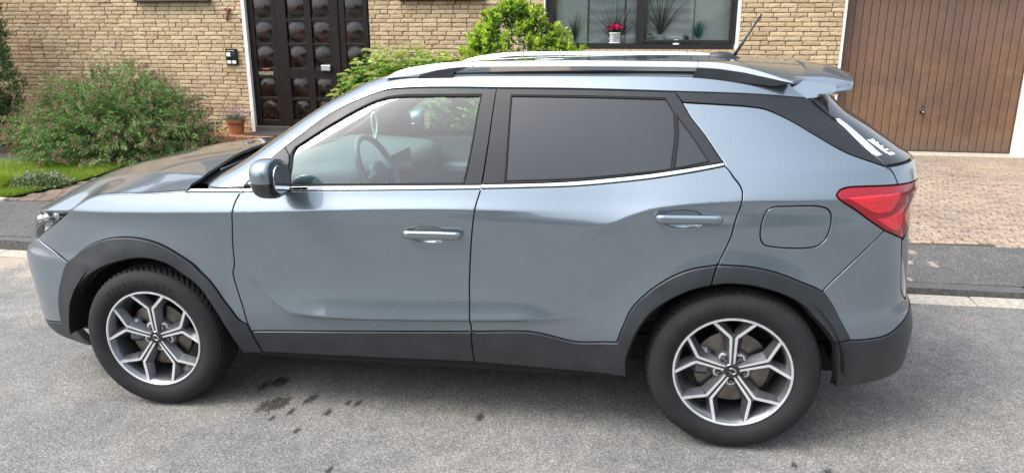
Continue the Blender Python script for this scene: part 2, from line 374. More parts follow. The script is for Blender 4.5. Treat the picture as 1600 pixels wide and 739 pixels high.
# ------------------------------------------------------------------ panels cut from that surface
SMIN=float(XM-TFL[0][-1]);SMAX=float(XM+TR[0][-1]);SMINU=float(XM-TFU[0][-1])
def csp(p,step=.018):
    p=np.array(p,float)
    if len(p)<3:
        n=max(2,int(np.linalg.norm(p[1]-p[0])/step)+1);return p[0]+(p[1]-p[0])*np.linspace(0,1,n)[:,None]
    q=np.vstack([2*p[0]-p[1],p,2*p[-1]-p[-2]]);out=[]
    for i in range(1,len(q)-2):
        p0,p1,p2,p3=q[i-1:i+3];d=lambda a,b:max(1e-6,np.linalg.norm(a-b))**.5
        t0=0;t1=t0+d(p0,p1);t2=t1+d(p1,p2);t3=t2+d(p2,p3)
        n=max(2,int(np.linalg.norm(p2-p1)/step)+1);t=np.linspace(t1,t2,n,endpoint=False)[:,None]
        A1=(t1-t)/(t1-t0)*p0+(t-t0)/(t1-t0)*p1;A2=(t2-t)/(t2-t1)*p1+(t-t1)/(t2-t1)*p2;A3=(t3-t)/(t3-t2)*p2+(t-t2)/(t3-t2)*p3
        B1=(t2-t)/(t2-t0)*A1+(t-t0)/(t2-t0)*A2;B2=(t3-t)/(t3-t1)*A2+(t-t1)/(t3-t1)*A3
        out.append((t2-t)/(t2-t1)*B1+(t-t1)/(t2-t1)*B2)
    out.append(p[-1:]);return np.vstack(out)
def cv(n,rev=False,a=None,b=None):
    c=csp(T[n][a:b]);return c[::-1] if rev else c
def loop(*seg):
    out=[]
    for s_ in seg:
        s_=np.atleast_2d(np.array(s_,float))
        for p in s_:
            if not out or np.hypot(*(p-out[-1]))>2e-3: out.append(p)
    if np.hypot(*(out[0]-out[-1]))<2e-3: out.pop()
    return np.array(out)
def area(l): x,y=l[:,0],l[:,1];return .5*np.sum(x*np.roll(y,-1)-np.roll(x,-1)*y)
def dens(l,step=.02):
    o=[]
    for a,b in zip(l,np.roll(l,-1,0)):
        n=max(1,int(math.ceil(np.hypot(*(b-a))/step)))
        for k in range(n): o.append(a+(b-a)*k/n)
    return np.array(o)
def inset(l,d):
    a=l-np.roll(l,1,0);b=np.roll(l,-1,0)-l
    a/=np.linalg.norm(a,axis=1,keepdims=True)+1e-12;b/=np.linalg.norm(b,axis=1,keepdims=True)+1e-12
    na=np.stack([-a[:,1],a[:,0]],1);nb=np.stack([-b[:,1],b[:,0]],1);m=na+nb
    L=np.linalg.norm(m,axis=1,keepdims=True);m=m/np.maximum(L,1e-6)
    k=1/np.clip((m*na).sum(1,keepdims=True),.45,1)
    return l+m*d*k
def inside(p,loops):
    c=np.zeros(len(p),bool)
    for l in loops:
        x0,y0=l[:,0],l[:,1];x1,y1=np.roll(x0,-1),np.roll(y0,-1)
        for i in range(len(l)):
            if y0[i]==y1[i]: continue
            m=(y0[i]>p[:,1])!=(y1[i]>p[:,1])
            c^=m&(p[:,0]<(x1[i]-x0[i])*(p[:,1]-y0[i])/(y1[i]-y0[i])+x0[i])
    return c
def cdt(loops,extra):
    pts=[];ed=[]
    for l in loops:
        n0=len(pts);pts+=[Vector(p) for p in l];ed+=[(n0+i,n0+(i+1)%len(l)) for i in range(len(l))]
    pts+=[Vector(p) for p in extra]
    v,e,f,_,_,_=delaunay_2d_cdt(pts,ed,[],0,1e-6)
    v=np.array([(a.x,a.y) for a in v]);f=np.array([t for t in f if len(t)==3])
    c=v[f].mean(1);f=f[inside(c,loops)]
    A=v[f];ar=(A[:,1,0]-A[:,0,0])*(A[:,2,1]-A[:,0,1])-(A[:,2,0]-A[:,0,0])*(A[:,1,1]-A[:,0,1])
    f[ar<0]=f[ar<0][:,::-1]
    return v,f[np.abs(ar)>1e-9]
SHELL={'near':MB(),'lin':MB()}
def flip(V): return V*np.array([1,-1,1.])
def panel(name,outer,mat,parent=None,far=None,up=False,off=0.,gap=.0022,thick=.012,holes=(),grid=.022,sym=False,shell='near',bev=.0025,label=None):
    ls=[dens(outer)]+[dens(h) for h in holes]
    ls[0]=ls[0] if area(ls[0])>0 else ls[0][::-1]
    for i in range(1,len(ls)): ls[i]=ls[i] if area(ls[i])<0 else ls[i][::-1]
    lo=SMINU if up else SMIN
    def fix(l,src):
        l=l.copy()
        if sym:
            m=(src[:,0]<lo+.004);l[m,0]=lo;m=(src[:,0]>SMAX-.004);l[m,0]=SMAX
        return l
    q0=[fix(inset(l,gap+bev),l) for l in ls];q1=[fix(inset(l,gap),l) for l in ls]
    mn=q0[0].min(0);mx=q0[0].max(0)
    gx,gz=np.meshgrid(np.arange(mn[0]+grid*.5,mx[0],grid),np.arange(mn[1]+grid*.5,mx[1],grid));g=np.stack([gx.ravel(),gz.ravel()],1)
    if not up:
        sx=np.arange(mn[0],mx[0],.016);xx=PS(sx,np.full_like(sx,.8))[:,0]
        for cf,lo_,hi_ in((CA,-.8,2.05),(CB,1.93,3.4),(CC,.42,2.12)):
            m=(xx>lo_)&(xx<hi_)
            for dz in(-.024,-.014,-.008,-.004,0,.004,.008,.014,.024): g=np.vstack([g,np.stack([sx[m],cf(xx[m])+dz],1)])
    g=g[inside(g,q0)]
    bp=np.vstack(q0);keep=np.ones(len(g),bool)
    for i in range(0,len(g),800):
        d=np.hypot(g[i:i+800,None,0]-bp[None,:,0],g[i:i+800,None,1]-bp[None,:,1]).min(1);keep[i:i+800]=d>grid*.35
    v,f=cdt(q0,g[keep])
    n=NS(v[:,0],v[:,1],up);V=[PS(v[:,0],v[:,1],up)+n*off];NN=[n];F=[f.tolist()];k=len(v)
    for a,b in zip(q0,q1):
        na=NS(a[:,0],a[:,1],up);d=b-a;d/=np.linalg.norm(d,axis=1,keepdims=True)+1e-12
        t=PS(b[:,0]+d[:,0]*.002,b[:,1]+d[:,1]*.002,up)-PS(b[:,0],b[:,1],up);t-=na*(t*na).sum(1,keepdims=True);t/=np.linalg.norm(t,axis=1,keepdims=True)+1e-12
        pa=PS(a[:,0],a[:,1],up)+na*off;pb=PS(b[:,0],b[:,1],up)
        m=len(a);V+=[pa,pb+na*(off-.0022),pb+na*(off-thick)];NN+=[na,t,t]
        for i in range(m):
            j=(i+1)%m
            if sym and ((a[i,0]<=lo+1e-4 and a[j,0]<=lo+1e-4) or (a[i,0]>=SMAX-1e-4 and a[j,0]>=SMAX-1e-4)): continue
            for r in(0,1): F.append([[k+r*m+i,k+(r+1)*m+i,k+(r+1)*m+j,k+r*m+j]])
        k+=3*m
    V=np.vstack(V);NN=np.vstack(NN);F=[x for y in F for x in y]
    if shell:
        e=[inset(ls[0],-.010 if shell=='near' else 0)]+[inset(h,.004) for h in ls[1:]];e[0][:,1]=np.clip(e[0][:,1],.16,1.59)
        vs,fs=cdt([fix(dens(x,.05),dens(x,.05)) for x in e],g[keep][::5]);ns=NS(vs[:,0],vs[:,1],up);Vs=PS(vs[:,0],vs[:,1],up)+ns*(off-thick+.001)
        SHELL[shell].add(Vs,fs.tolist());SHELL[shell].add(flip(Vs),fs[:,::-1].tolist())
    if sym:
        c=np.abs(V[:,1])<1e-3;NN[c,1]=0;V[c,1]=0
        n0=len(V);F=F+[[i+n0 for i in q][::-1] for q in F];V=np.vstack([V,flip(V)]);NN=np.vstack([NN,flip(NN)])
        o=mk(name,V,F,mat,parent,N=NN)
        if label:o['label']=label
        return o
    o=mk(name,V,F,mat,parent,N=NN)
    if label:o['label']=label
    if far is not None:
        o2=mk(name,flip(V),[q[::-1] for q in F],mat,far,N=flip(NN))
        if label:o2['label']=label
        return o,o2
    return o
def mirrored(o,parent,name=None):
    me=o.data.copy();o2=bpy.data.objects.new(name or o.name.split('.')[0],me)
    co=np.zeros(len(me.vertices)*3,np.float32);me.vertices.foreach_get('co',co);co=co.reshape(-1,3);co[:,1]*=-1;me.vertices.foreach_set('co',co.ravel());me.flip_normals();me.update()
    return link(o2,parent)
def tps(P,zv,lam=1e-4):
    P=np.array(P,float);n=len(P);r=np.hypot(P[:,None,0]-P[None,:,0],P[:,None,1]-P[None,:,1])
    K=np.where(r>0,r*r*np.log(r+1e-12),0)+lam*np.eye(n);Q=np.hstack([np.ones((n,1)),P])
    A=np.block([[K,Q],[Q.T,np.zeros((3,3))]]);w=np.linalg.solve(A,np.concatenate([zv,[0,0,0]]))
    def f(x,y):
        x=np.asarray(x,float);y=np.asarray(y,float);s=x.shape;x=x.ravel();y=y.ravel()
        r=np.hypot(x[:,None]-P[None,:,0],y[:,None]-P[None,:,1]);return (np.where(r>0,r*r*np.log(r+1e-12),0)@w[:n]+w[n]+w[n+1]*x+w[n+2]*y).reshape(s)
    return f
def sheet(name,outl,H,mat,parent,grid=.04,thick=.015,gap=.002,label=None):
    # a panel seen from above: outline in x,y and a height function
    l=dens(np.array(outl),.03);l=l if area(l)>0 else l[::-1];q=inset(l,gap)
    gx,gy=np.meshgrid(np.arange(q[:,0].min()+.01,q[:,0].max(),grid),np.arange(-1,1,grid/2));g=np.stack([gx.ravel(),gy.ravel()],1);g=g[inside(g,[q])]
    keep=np.array([np.hypot(*(q-p).T).min()>grid*.3 for p in g]);v,f=cdt([q],g[keep])
    def nrm(a):
        h=.004;zx=(H(a[:,0]+h,a[:,1])-H(a[:,0]-h,a[:,1]))/(2*h);zy=(H(a[:,0],a[:,1]+h)-H(a[:,0],a[:,1]-h))/(2*h)
        n=np.stack([-zx,-zy,np.ones(len(a))],1);return n/np.linalg.norm(n,axis=1,keepdims=True)
    n=nrm(v);V=[np.column_stack([v,H(v[:,0],v[:,1])])];NN=[n];F=f.tolist();k=len(v);m=len(q)
    b=inset(l,gap-.002);t=b-q;t/=np.linalg.norm(t,axis=1,keepdims=True);t=np.column_stack([t,np.zeros(m)])
    z=H(q[:,0],q[:,1]);V+=[np.column_stack([q,z]),np.column_stack([b,z-.002]),np.column_stack([b,z-thick])];NN+=[nrm(q),t,t]
    for i in range(m):
        j=(i+1)%m
        for r in(0,1):F.append([k+r*m+i,k+(r+1)*m+i,k+(r+1)*m+j,k+r*m+j])
    o=mk(name,np.vstack(V),F,mat,parent,N=np.vstack(NN))
    if label:o['label']=label
    return o
# ------------------------------------------------------------------ the car
CAR=empty('parked_car',label='grey blue compact SUV with black arch cladding and silver roof rails parked on the road',cat='car')
CAR.matrix_world=Matrix(TC.tolist())
PA=MAT['paint']
RECESS={}
def recess(x0,x1,z,key):
    sx_=np.linspace(.5,3.2,400);xx_=PS(sx_,np.full(400,z))[:,0];cxx=x0+(x1-x0)*.42;cxs=float(np.interp(cxx,xx_,sx_));a=np.linspace(0,2*math.pi,44,endpoint=False);ex,ez=(x1-x0)*.32,.034
    RECESS[key]=(cxx,cxs,ex,ez,np.stack([cxs+ex*np.sign(np.cos(a))*np.abs(np.cos(a))**.85,z-.003+ez*np.sign(np.sin(a))*np.abs(np.sin(a))**.95],1))
recess(1.300,1.560,.914,True);recess(2.345,2.605,1.004,False)
# fender, side frame, doors, quarter
arch_fo=cv('arch_fo');i0=int(np.argmin(np.hypot(*(arch_fo-np.array(T['fb_gap'][0])).T)))
F_D=cv('F_D');jd=int(np.argmin(np.hypot(*(F_D-np.array(T['arch_fo'][-1])).T)))
hood_e=cv('hood_e')
fd_n,fd_f=panel('fender',loop(hood_e,cv('chb_w'),F_D[:jd+1],arch_fo[::-1][:len(arch_fo)-i0],cv('fb_gap'),cv('lamp_f')),PA,CAR,CAR)
panel('chrome_strip',loop(cv('chb_w'),cv('cht_w',True)),MAT['chrome'],fd_n,fd_f,off=.004,thick=.01,shell=None,gap=.001)
panel('arch_cladding',loop(arch_fo,F_D[jd:],cv('arch_fi')),MAT['clad'],fd_n,fd_f,off=.008,thick=.045,gap=.0015,bev=.006)
panel('side_frame',loop(cv('frame_t'),cv('tg_up',a=0,b=2),cv('rail_t',a=0,b=4),csp([(.88,1.555),(.55,1.550),(.34,1.535),(.285,1.50)]),csp([(.285,1.50),(.285,1.3),(.285,1.12),(.30,1.075)]),[(.45,1.082)]),PA,CAR,CAR,up=True,shell='lin')
door_n,door_f=panel('door',loop(cv('chb_f'),cv('D_Rl',a=0,b=6),cv('clad_f',True),F_D[:int(np.argmin(np.hypot(*(F_D-np.array(T['clad_f'][0])).T)))+1][::-1]),PA,CAR,CAR,holes=[RECESS[True][4]],label='front door in grey blue paint')
dl=cv('D_Rl');k6=int(np.argmin(np.hypot(*(dl-np.array(T['clad_f'][-1])).T)))
jc=int(np.argmin(np.hypot(*(F_D-np.array(T['clad_f'][0])).T)))
panel('cladding',loop(cv('clad_f'),dl[k6:],cv('cladb_f',True),F_D[jc:][::-1]),MAT['clad'],door_n,door_f,off=.006,thick=.03,gap=.0015,bev=.006)
panel('chrome_strip',loop(cv('chb_f'),cv('cht_f',True)),MAT['chrome'],door_n,door_f,off=.005,thick=.012,shell=None,gap=.001)
gf=T['glass_f'];glf=loop(csp(gf[0:4]),csp(gf[3:11]),csp(gf[10:13]),csp([gf[12],gf[0]]))
frame_t=cv('frame_t');i7=int(np.argmin(np.hypot(*(frame_t-np.array(T['D_Ru'][0])).T)))
panel('window_frame',loop(cv('cht_f'),cv('D_Ru',True),frame_t[:i7+1][::-1]),MAT['frame'],door_n,door_f,up=True,holes=[glf],thick=.02,shell=None,off=-.001)
panel('window',inset(glf if area(glf)>0 else glf[::-1],-.012),MAT['winglass'],door_n,door_f,up=True,off=-.009,thick=.004,shell=None)
# rubber lip round the glass
def lip(loopc,parent,far,wd=.006,off=.0,mat='dark'):
    l=loopc if area(loopc)>0 else loopc[::-1]
    return panel('window_seal',inset(l,-.002),MAT[mat],parent,far,up=True,off=off,thick=.008,holes=[inset(l,wd)],shell=None,gap=0,bev=.002)
lip(glf,door_n,door_f)
rd_n,rd_f=panel('door',loop(cv('chb_r'),cv('R_Ql',a=0,b=9),cv('arch_ro',True),cv('clad_r',True),dl[:k6+1][::-1]),PA,CAR,CAR,holes=[RECESS[False][4]],label='rear door in grey blue paint')
rq=cv('R_Ql');kq=int(np.argmin(np.hypot(*(rq-np.array(T['arch_ro'][-1])).T)))
panel('cladding',loop(cv('clad_r'),cv('arch_ro'),rq[kq:],cv('arch_ri'),cv('cladb_r'),dl[k6:][::-1]),MAT['clad'],rd_n,rd_f,off=.007,thick=.04,gap=.0015,bev=.006)
panel('chrome_strip',loop(cv('chb_r'),cv('cht_r',True)),MAT['chrome'],rd_n,rd_f,off=.005,thick=.012,shell=None,gap=.001)
gr=T['glass_r'];glr=loop(csp([gr[0],gr[1]]),csp(gr[1:5]),csp([gr[4],gr[5]]),csp([gr[5],gr[6]]),csp([gr[6],gr[7],gr[0]]))
gq=T['glass_q'];glq=loop(*[csp([gq[i],gq[(i+1)%3]]) for i in range(3)])
i8=int(np.argmin(np.hypot(*(frame_t-np.array(T['R_Qu'][0])).T)))
panel('window_frame',loop(cv('cht_r'),cv('R_Qu',True),frame_t[i7:i8+1][::-1],cv('D_Ru')),MAT['frame'],rd_n,rd_f,up=True,holes=[glr,glq],thick=.02,shell=None,off=-.001)
for g_ in(glr,glq):
    g_=g_ if area(g_)>0 else g_[::-1]
    panel('window',inset(g_,-.006),MAT['privacy'],rd_n,rd_f,up=True,off=-.006,thick=.004,shell=None);lip(g_,rd_n,rd_f,.004)
app_l=cv('app_l');fuel=csp(T['fuel']+[T['fuel'][0]])[:-1]
rqu=cv('R_Qu');iq=int(np.argmin(np.hypot(*(rqu-np.array(T['app_l'][-1])).T)))
aqo=cv('arch_qo');ig=int(np.argmin(np.hypot(*(aqo-np.array(T['qb_gap'][0])).T)))
qp_n,qp_f=panel('quarter_panel',loop(rqu[iq:],rq[:kq+1],aqo[:ig+1],cv('qb_gap'),cv('lamp_b'),cv('lamp_t'),cv('tg_gap'),app_l),PA,CAR,CAR,holes=[fuel])
fl=panel('fuel_lid',fuel,PA,qp_n,None,off=-.0005);mirrored(fl,qp_f)
panel('pillar_trim',loop(rqu[:iq+1],app_l[::-1],cv('app_r'),frame_t[i8:][::-1]),MAT['frame'],qp_n,qp_f,up=True,off=.0015,thick=.02,gap=.001)
panel('arch_cladding',loop(aqo,cv('arch_qi'),rq[kq:][::-1]),MAT['clad'],qp_n,qp_f,off=.008,thick=.045,gap=.0015,bev=.006)
# rear: bumper, lamps, tailgate, window
rb=panel('rear_bumper',loop(aqo[ig:],cv('rb_val',a=1),[(3.62,.565),(SMAX,.57),(SMAX,.60)],csp([(3.60,.60),(3.525,.66),(3.505,.80),(3.50,.885)]),cv('lamp_b2',True),cv('qb_gap',True)),PA,CAR,sym=True)
panel('valance',loop(cv('rb_val'),[(3.62,.565),(SMAX,.57),(SMAX,.30)],csp([(3.70,.285),(3.522,.281),(3.344,.277),(3.163,.288)]),csp([(3.163,.288),(3.15,.40),(3.13,.507)])),MAT['clad'],rb,sym=True,off=.004,thick=.03,bev=.006)
lampo=loop(cv('lamp_b',False),cv('lamp_t'),csp([(3.427,1.114),(3.60,1.107),(3.76,1.10)]),csp([(3.76,1.10),(3.775,1.03),(3.62,.945),(3.53,.895),(3.497,.888)]),cv('lamp_b2',True))
tl_n,tl_f=panel('tail_light',lampo,MAT['red'],CAR,CAR,off=.001,thick=.03,gap=.003)
panel('light_bar',loop(csp([(3.185,1.082),(3.30,1.086),(3.432,1.083)]),csp([(3.432,1.083),(3.428,1.045),(3.405,1.012)]),csp([(3.405,1.012),(3.33,1.014),(3.27,1.036),(3.185,1.082)])),MAT['redbright'],tl_n,tl_f,off=.0022,thick=.003,shell=None,gap=0,bev=.0012)
panel('light_bar',loop(csp([(3.335,.990),(3.41,.993),(3.50,1.030)]),csp([(3.50,1.030),(3.49,.965),(3.455,.925)]),csp([(3.455,.925),(3.40,.948),(3.335,.990)])),MAT['redbright'],tl_n,tl_f,off=.0022,thick=.003,shell=None,gap=0,bev=.0012)
panel('dark_edge',loop(csp([(3.165,1.080),(3.27,1.020),(3.375,.955)]),csp([(3.375,.955),(3.45,.915)]),csp([(3.45,.915),(3.385,.948),(3.32,.990),(3.25,1.040)]),csp([(3.25,1.040),(3.165,1.080)])),MAT['reddark'],tl_n,tl_f,off=.0018,thick=.003,shell=None,gap=0,bev=.001)
panel('dark_edge',loop(csp([(3.445,1.100),(3.56,1.095)]),csp([(3.56,1.095),(3.555,1.0),(3.52,.915)]),csp([(3.52,.915),(3.51,.985),(3.445,1.100)])),MAT['reddark'],tl_n,tl_f,off=.0018,thick=.003,shell=None,gap=0,bev=.001)
tg=panel('tailgate',loop(csp([(3.383,1.182),(3.6,1.186),(SMAX,1.19)])[::-1],cv('tg_gap',True),csp([(3.43,1.113),(3.60,1.106),(3.765,1.099)]),csp([(3.765,1.099),(3.785,1.03),(3.63,.94),(3.535,.885),(3.51,.87)]),csp([(3.51,.87),(3.52,.68),(3.60,.605),(SMAX,.605)])),PA,CAR,sym=True)
app_r=cv('app_r')
panel('rear_window',loop(app_r,csp([(3.398,1.436),(3.6,1.46),(SMAX,1.47)]),csp([(3.383,1.186),(3.6,1.190),(SMAX,1.194)])[::-1]),MAT['privacy'],tg,sym=True,off=.001,thick=.02,gap=.003)
panel('tailgate_edge',loop(app_r[int(len(app_r)*.13):int(len(app_r)*.66)],csp([(3.412,1.362),(3.462,1.362)]),csp([(3.462,1.362),(3.447,1.27),(3.437,1.215)]),csp([(3.437,1.215),(3.392,1.212)])),plain('pale_grey_strip',(.42,.44,.46),.35,0,.02,10),tg,None,off=.004,thick=.006,gap=.005,shell=None)  # pale grey strip laid along the side of the rear glass
panel('spoiler_fin',loop(app_r[int(len(app_r)*.62):],csp([(3.398,1.436),(3.455,1.437)]),csp([(3.455,1.437),(3.45,1.40),(3.43,1.372),(3.415,1.352)])),MAT['frame'],tg,None,off=.008,thick=.02,shell=None)
for q_ in range(4): panel('sticker_print',loop(csp([(3.487+.003*q_,1.224+.013*q_),(3.483+.003*q_,1.231+.013*q_)]),csp([(3.483+.003*q_,1.231+.013*q_),(3.503,1.231+.013*q_)]),csp([(3.503,1.231+.013*q_),(3.507,1.224+.013*q_)])),MAT['frame'],tg,None,off=.0055,thick=.001,shell=None,gap=0,bev=.0005)
panel('sticker',loop(csp([(3.47,1.215),(3.455,1.275)]),csp([(3.455,1.275),(3.50,1.275)]),csp([(3.50,1.275),(3.515,1.215)]),csp([(3.515,1.215),(3.47,1.215)])),MAT['white'],tg,None,off=.004,thick=.002,shell=None,gap=0,bev=.001)
# front: bumper, headlights
hf=csp([(-.483,.967),(-.60,.956),(-.72,.942),(-.95,.905),(-1.1,.893),(SMIN,.885)])
hl_in=csp([(-.744,.794),(-.82,.782),(-.93,.80),(-1.02,.845),(-1.0,.897)])
ih=int(np.argmin(np.abs(hf[:,0]+1.0)))
fb=panel('front_bumper',loop(hl_in,hf[ih:],[(SMIN,.34)],csp([(-1.2,.335),(-.95,.33),(-.774,.334)]),cv('fb_val',True),arch_fo[:i0+1],cv('fb_gap')),PA,CAR,sym=True)
panel('valance',loop([(SMIN,.34)],csp([(-1.2,.335),(-.95,.33),(-.774,.334)]),cv('fb_val',True),csp([(-.482,.375),(-.43,.30),(-.396,.264)]),csp([(-.396,.264),(-.545,.258),(-.698,.268),(-.80,.29),(-1.1,.27),(SMIN,.26)])),MAT['clad'],fb,sym=True,off=.004,thick=.03,bev=.006)
panel('grille',loop(csp([(-1.08,.86),(SMIN,.86)]),csp([(SMIN,.66),(-1.12,.66)]),csp([(-1.12,.66),(-1.08,.86)])),MAT['gloss'],fb,sym=True,off=.004,shell=None)
for z_ in(.70,.74,.78,.82): panel('grille_bar',loop(csp([(-1.1,z_),(SMIN,z_)]),csp([(SMIN,z_+.014),(-1.1,z_+.014)])),MAT['satin'],fb,sym=True,off=.012,thick=.01,shell=None,gap=0)
hlo=loop(cv('lamp_f'),hf[:ih+1],hl_in[::-1])
hl_n,hl_f=panel('headlight',hlo,plain('lamp_bowl',(.80,.82,.84),.3,.25,.04,20),CAR,CAR,off=-.045,thick=.03,gap=-.002)
panel('dark_bezel',loop(csp([(-.78,.93),(-.60,.955),(-.49,.965)]),csp([(-.49,.965),(-.56,.912),(-.63,.858)]),csp([(-.63,.858),(-.70,.878),(-.78,.93)])),MAT['gloss'],hl_n,hl_f,off=-.036,thick=.01,shell=None,gap=0)
panel('lens',hlo,MAT['lampglass'],hl_n,hl_f,off=.001,thick=.012,shell=None,gap=.003)
def spt(s_,z_,off=0,up=False):
    a=np.array([s_]);b=np.array([z_]);return (PS(a,b,up)+NS(a,b,up)*off)[0]
for s_,z_,r_ in((-.62,.925,.030),(-.72,.905,.034),(-.82,.885,.034),(-.92,.86,.03)):
    m=MB();m.sell(spt(s_,z_,-.03),(r_,r_,r_),(1,1));a=m.build('projector',MAT['lampsilver'],hl_n,True);mirrored(a,hl_f)
panel('light_guide',loop(csp([(-.70,.835),(-.60,.915),(-.56,.925)]),csp([(-.56,.925),(-.62,.885),(-.72,.82)])),MAT['lampsilver'],hl_n,hl_f,off=-.02,thick=.01,shell=None,gap=0)
panel('light_guide',loop(csp([(-.66,.92),(-.92,.895)]),csp([(-.92,.895),(-.92,.87),(-.74,.86),(-.68,.90)])),MAT['lampsilver'],hl_n,hl_f,off=-.03,thick=.01,shell=None,gap=0)
# hood, windscreen, roof
pe=np.vstack([PS(hood_e[:,0],hood_e[:,1]),[[.25,-.785,1.083]]])
fe=PS(hf[:,0],hf[:,1])[::-1]
rear=np.array([[.265,-.72,1.098],[.245,-.55,1.130],[.22,-.3,1.155],[.21,0,1.162]])
near=np.vstack([fe,pe[1:],rear]);far_=flip(near)[::-1]
allb=np.vstack([near,far_[1:-1]])
sel=allb[::3]
ctr=[(-.70,0,.985),(-.70,.3,.98),(-.70,-.3,.98),(-.43,0,1.082),(-.43,.4,1.070),(-.43,-.4,1.070),(-.1,0,1.135),(-.1,.4,1.123),(-.1,-.4,1.123),(.12,0,1.156),(.12,.4,1.143),(.12,-.4,1.143)]
HP=np.vstack([sel,np.array(ctr)]);Hh=tps(HP[:,:2],HP[:,2],2e-4)
def H_hood(x,y):
    yr=.50+.20*np.clip((x+.6)/.9,0,1);d=np.abs(y)-yr
    return Hh(x,y)+.010*np.where(d>0,np.exp(-np.sqrt(d*d+1e-4)/.09),np.exp(-np.sqrt(d*d+1e-4)/.12))*np.clip((x+.80)/.3,0,1)*np.clip((np.abs(y)<.9),0,1)
hood=sheet('hood',allb[:,:2],H_hood,PA,CAR,grid=.035)
cowl=np.vstack([rear[::-1]+[0,0,-.012],flip(rear)+[0,0,-.012]])
m=MB();ys=np.linspace(-.72,.72,25)
cx=lambda y:np.interp(np.abs(y),[0,.3,.55,.72],[.21,.22,.245,.265])
G=[[(cx(y)-.02,y,H_hood(cx(y)-.02,y)-.03),(cx(y)+.03,y,1.098-.02*(y/.7)**2),(cx(y)+.07,y,1.095-.02*(y/.7)**2),(cx(y)+.17,y,1.125-.03*(y/.7)**2)] for y in ys]
m.grid(G,flip=True);cowlo=m.build('cowl',MAT['clad'],CAR,True)
for y0,y1 in((-.66,-.02),(.08,.62)):
    m=MB();t=np.linspace(0,1,8);p=np.stack([.33+.05*t,y0+(y1-y0)*t,1.13+.02*np.sin(t*2)],1);m.tube(p,.008,6);m.build('wiper',MAT['clad'],cowlo,True)
def wrap(name,rows,mat,parent,up,off=0,ns=26,thick=0):
    # rows: (z, s_near, s_far_end)
    G=[];NN=[]
    for z_,sa,sb in rows:
        s_=sa+(sb-sa)*np.linspace(0,1,ns);zz=np.full(ns,z_);n=NS(s_,zz,up);p=PS(s_,zz,up)+n*off;p[-1,1]=0;n[-1,1]=0
        G.append(np.vstack([p,flip(p)[::-1][1:]]));NN.append(np.vstack([n,flip(n)[::-1][1:]]))
    G=np.array(G);NN=np.array(NN);mm,nn=G.shape[:2];F=[]
    for i in range(mm-1):
        for j in range(nn-1):
            a=i*nn+j;F.append((a,a+nn,a+nn+1,a+1) if sb<rows[0][1] else (a,a+1,a+nn+1,a+nn))
    return mk(name,G.reshape(-1,3),F,mat,parent,N=NN.reshape(-1,3))
wrap('windscreen',[(z_,.28,SMINU) for z_ in np.linspace(1.10,1.535,16)],MAT['wsglass'],CAR,True,off=-.006)
rt=cv('rail_t',a=0,b=4);rt=np.vstack([rt,csp([(.88,1.555),(.55,1.550),(.34,1.535)])[1:]])
re_=PS(rt[:,0],rt[:,1],True)[::-1]          # front to rear
fr=PS(np.linspace(SMINU,.30,14),np.full(14,1.535),True);fr[0,1]=0
bk=np.array([[2.985,-.50,1.535],[3.0,-.3,1.545],[3.0,0,1.55]])
nearr=np.vstack([fr,re_[1:],bk]);allr=np.vstack([nearr,flip(nearr)[::-1][1:-1]])
rc=[(1.25,0,1.568),(1.25,.4,1.562),(1.25,-.4,1.562),(1.8,0,1.588),(1.8,.42,1.580),(1.8,-.42,1.580),(2.3,0,1.588),(2.3,.42,1.579),(2.3,-.42,1.579),(2.75,0,1.572),(2.75,.4,1.563),(2.75,-.4,1.563)]
RP=np.vstack([allr[::3],np.array(rc)]);H_roof=tps(RP[:,:2],RP[:,2],2e-4)
roof=sheet('roof',allr[:,:2],H_roof,PA,CAR,grid=.05,gap=-.004)
m=MB();a=allr.copy();cen=a.mean(0);aa=cen+(a-cen)*np.array([.985,.97,1]);
v,f=cdt([dens(aa[:,:2] if area(aa[:,:2])>0 else aa[::-1,:2],.08)],[]);m.add(np.column_stack([v,H_roof(v[:,0],v[:,1])-.035]),f[:,::-1].tolist());m.build('headliner',MAT['headliner'],CAR,True)
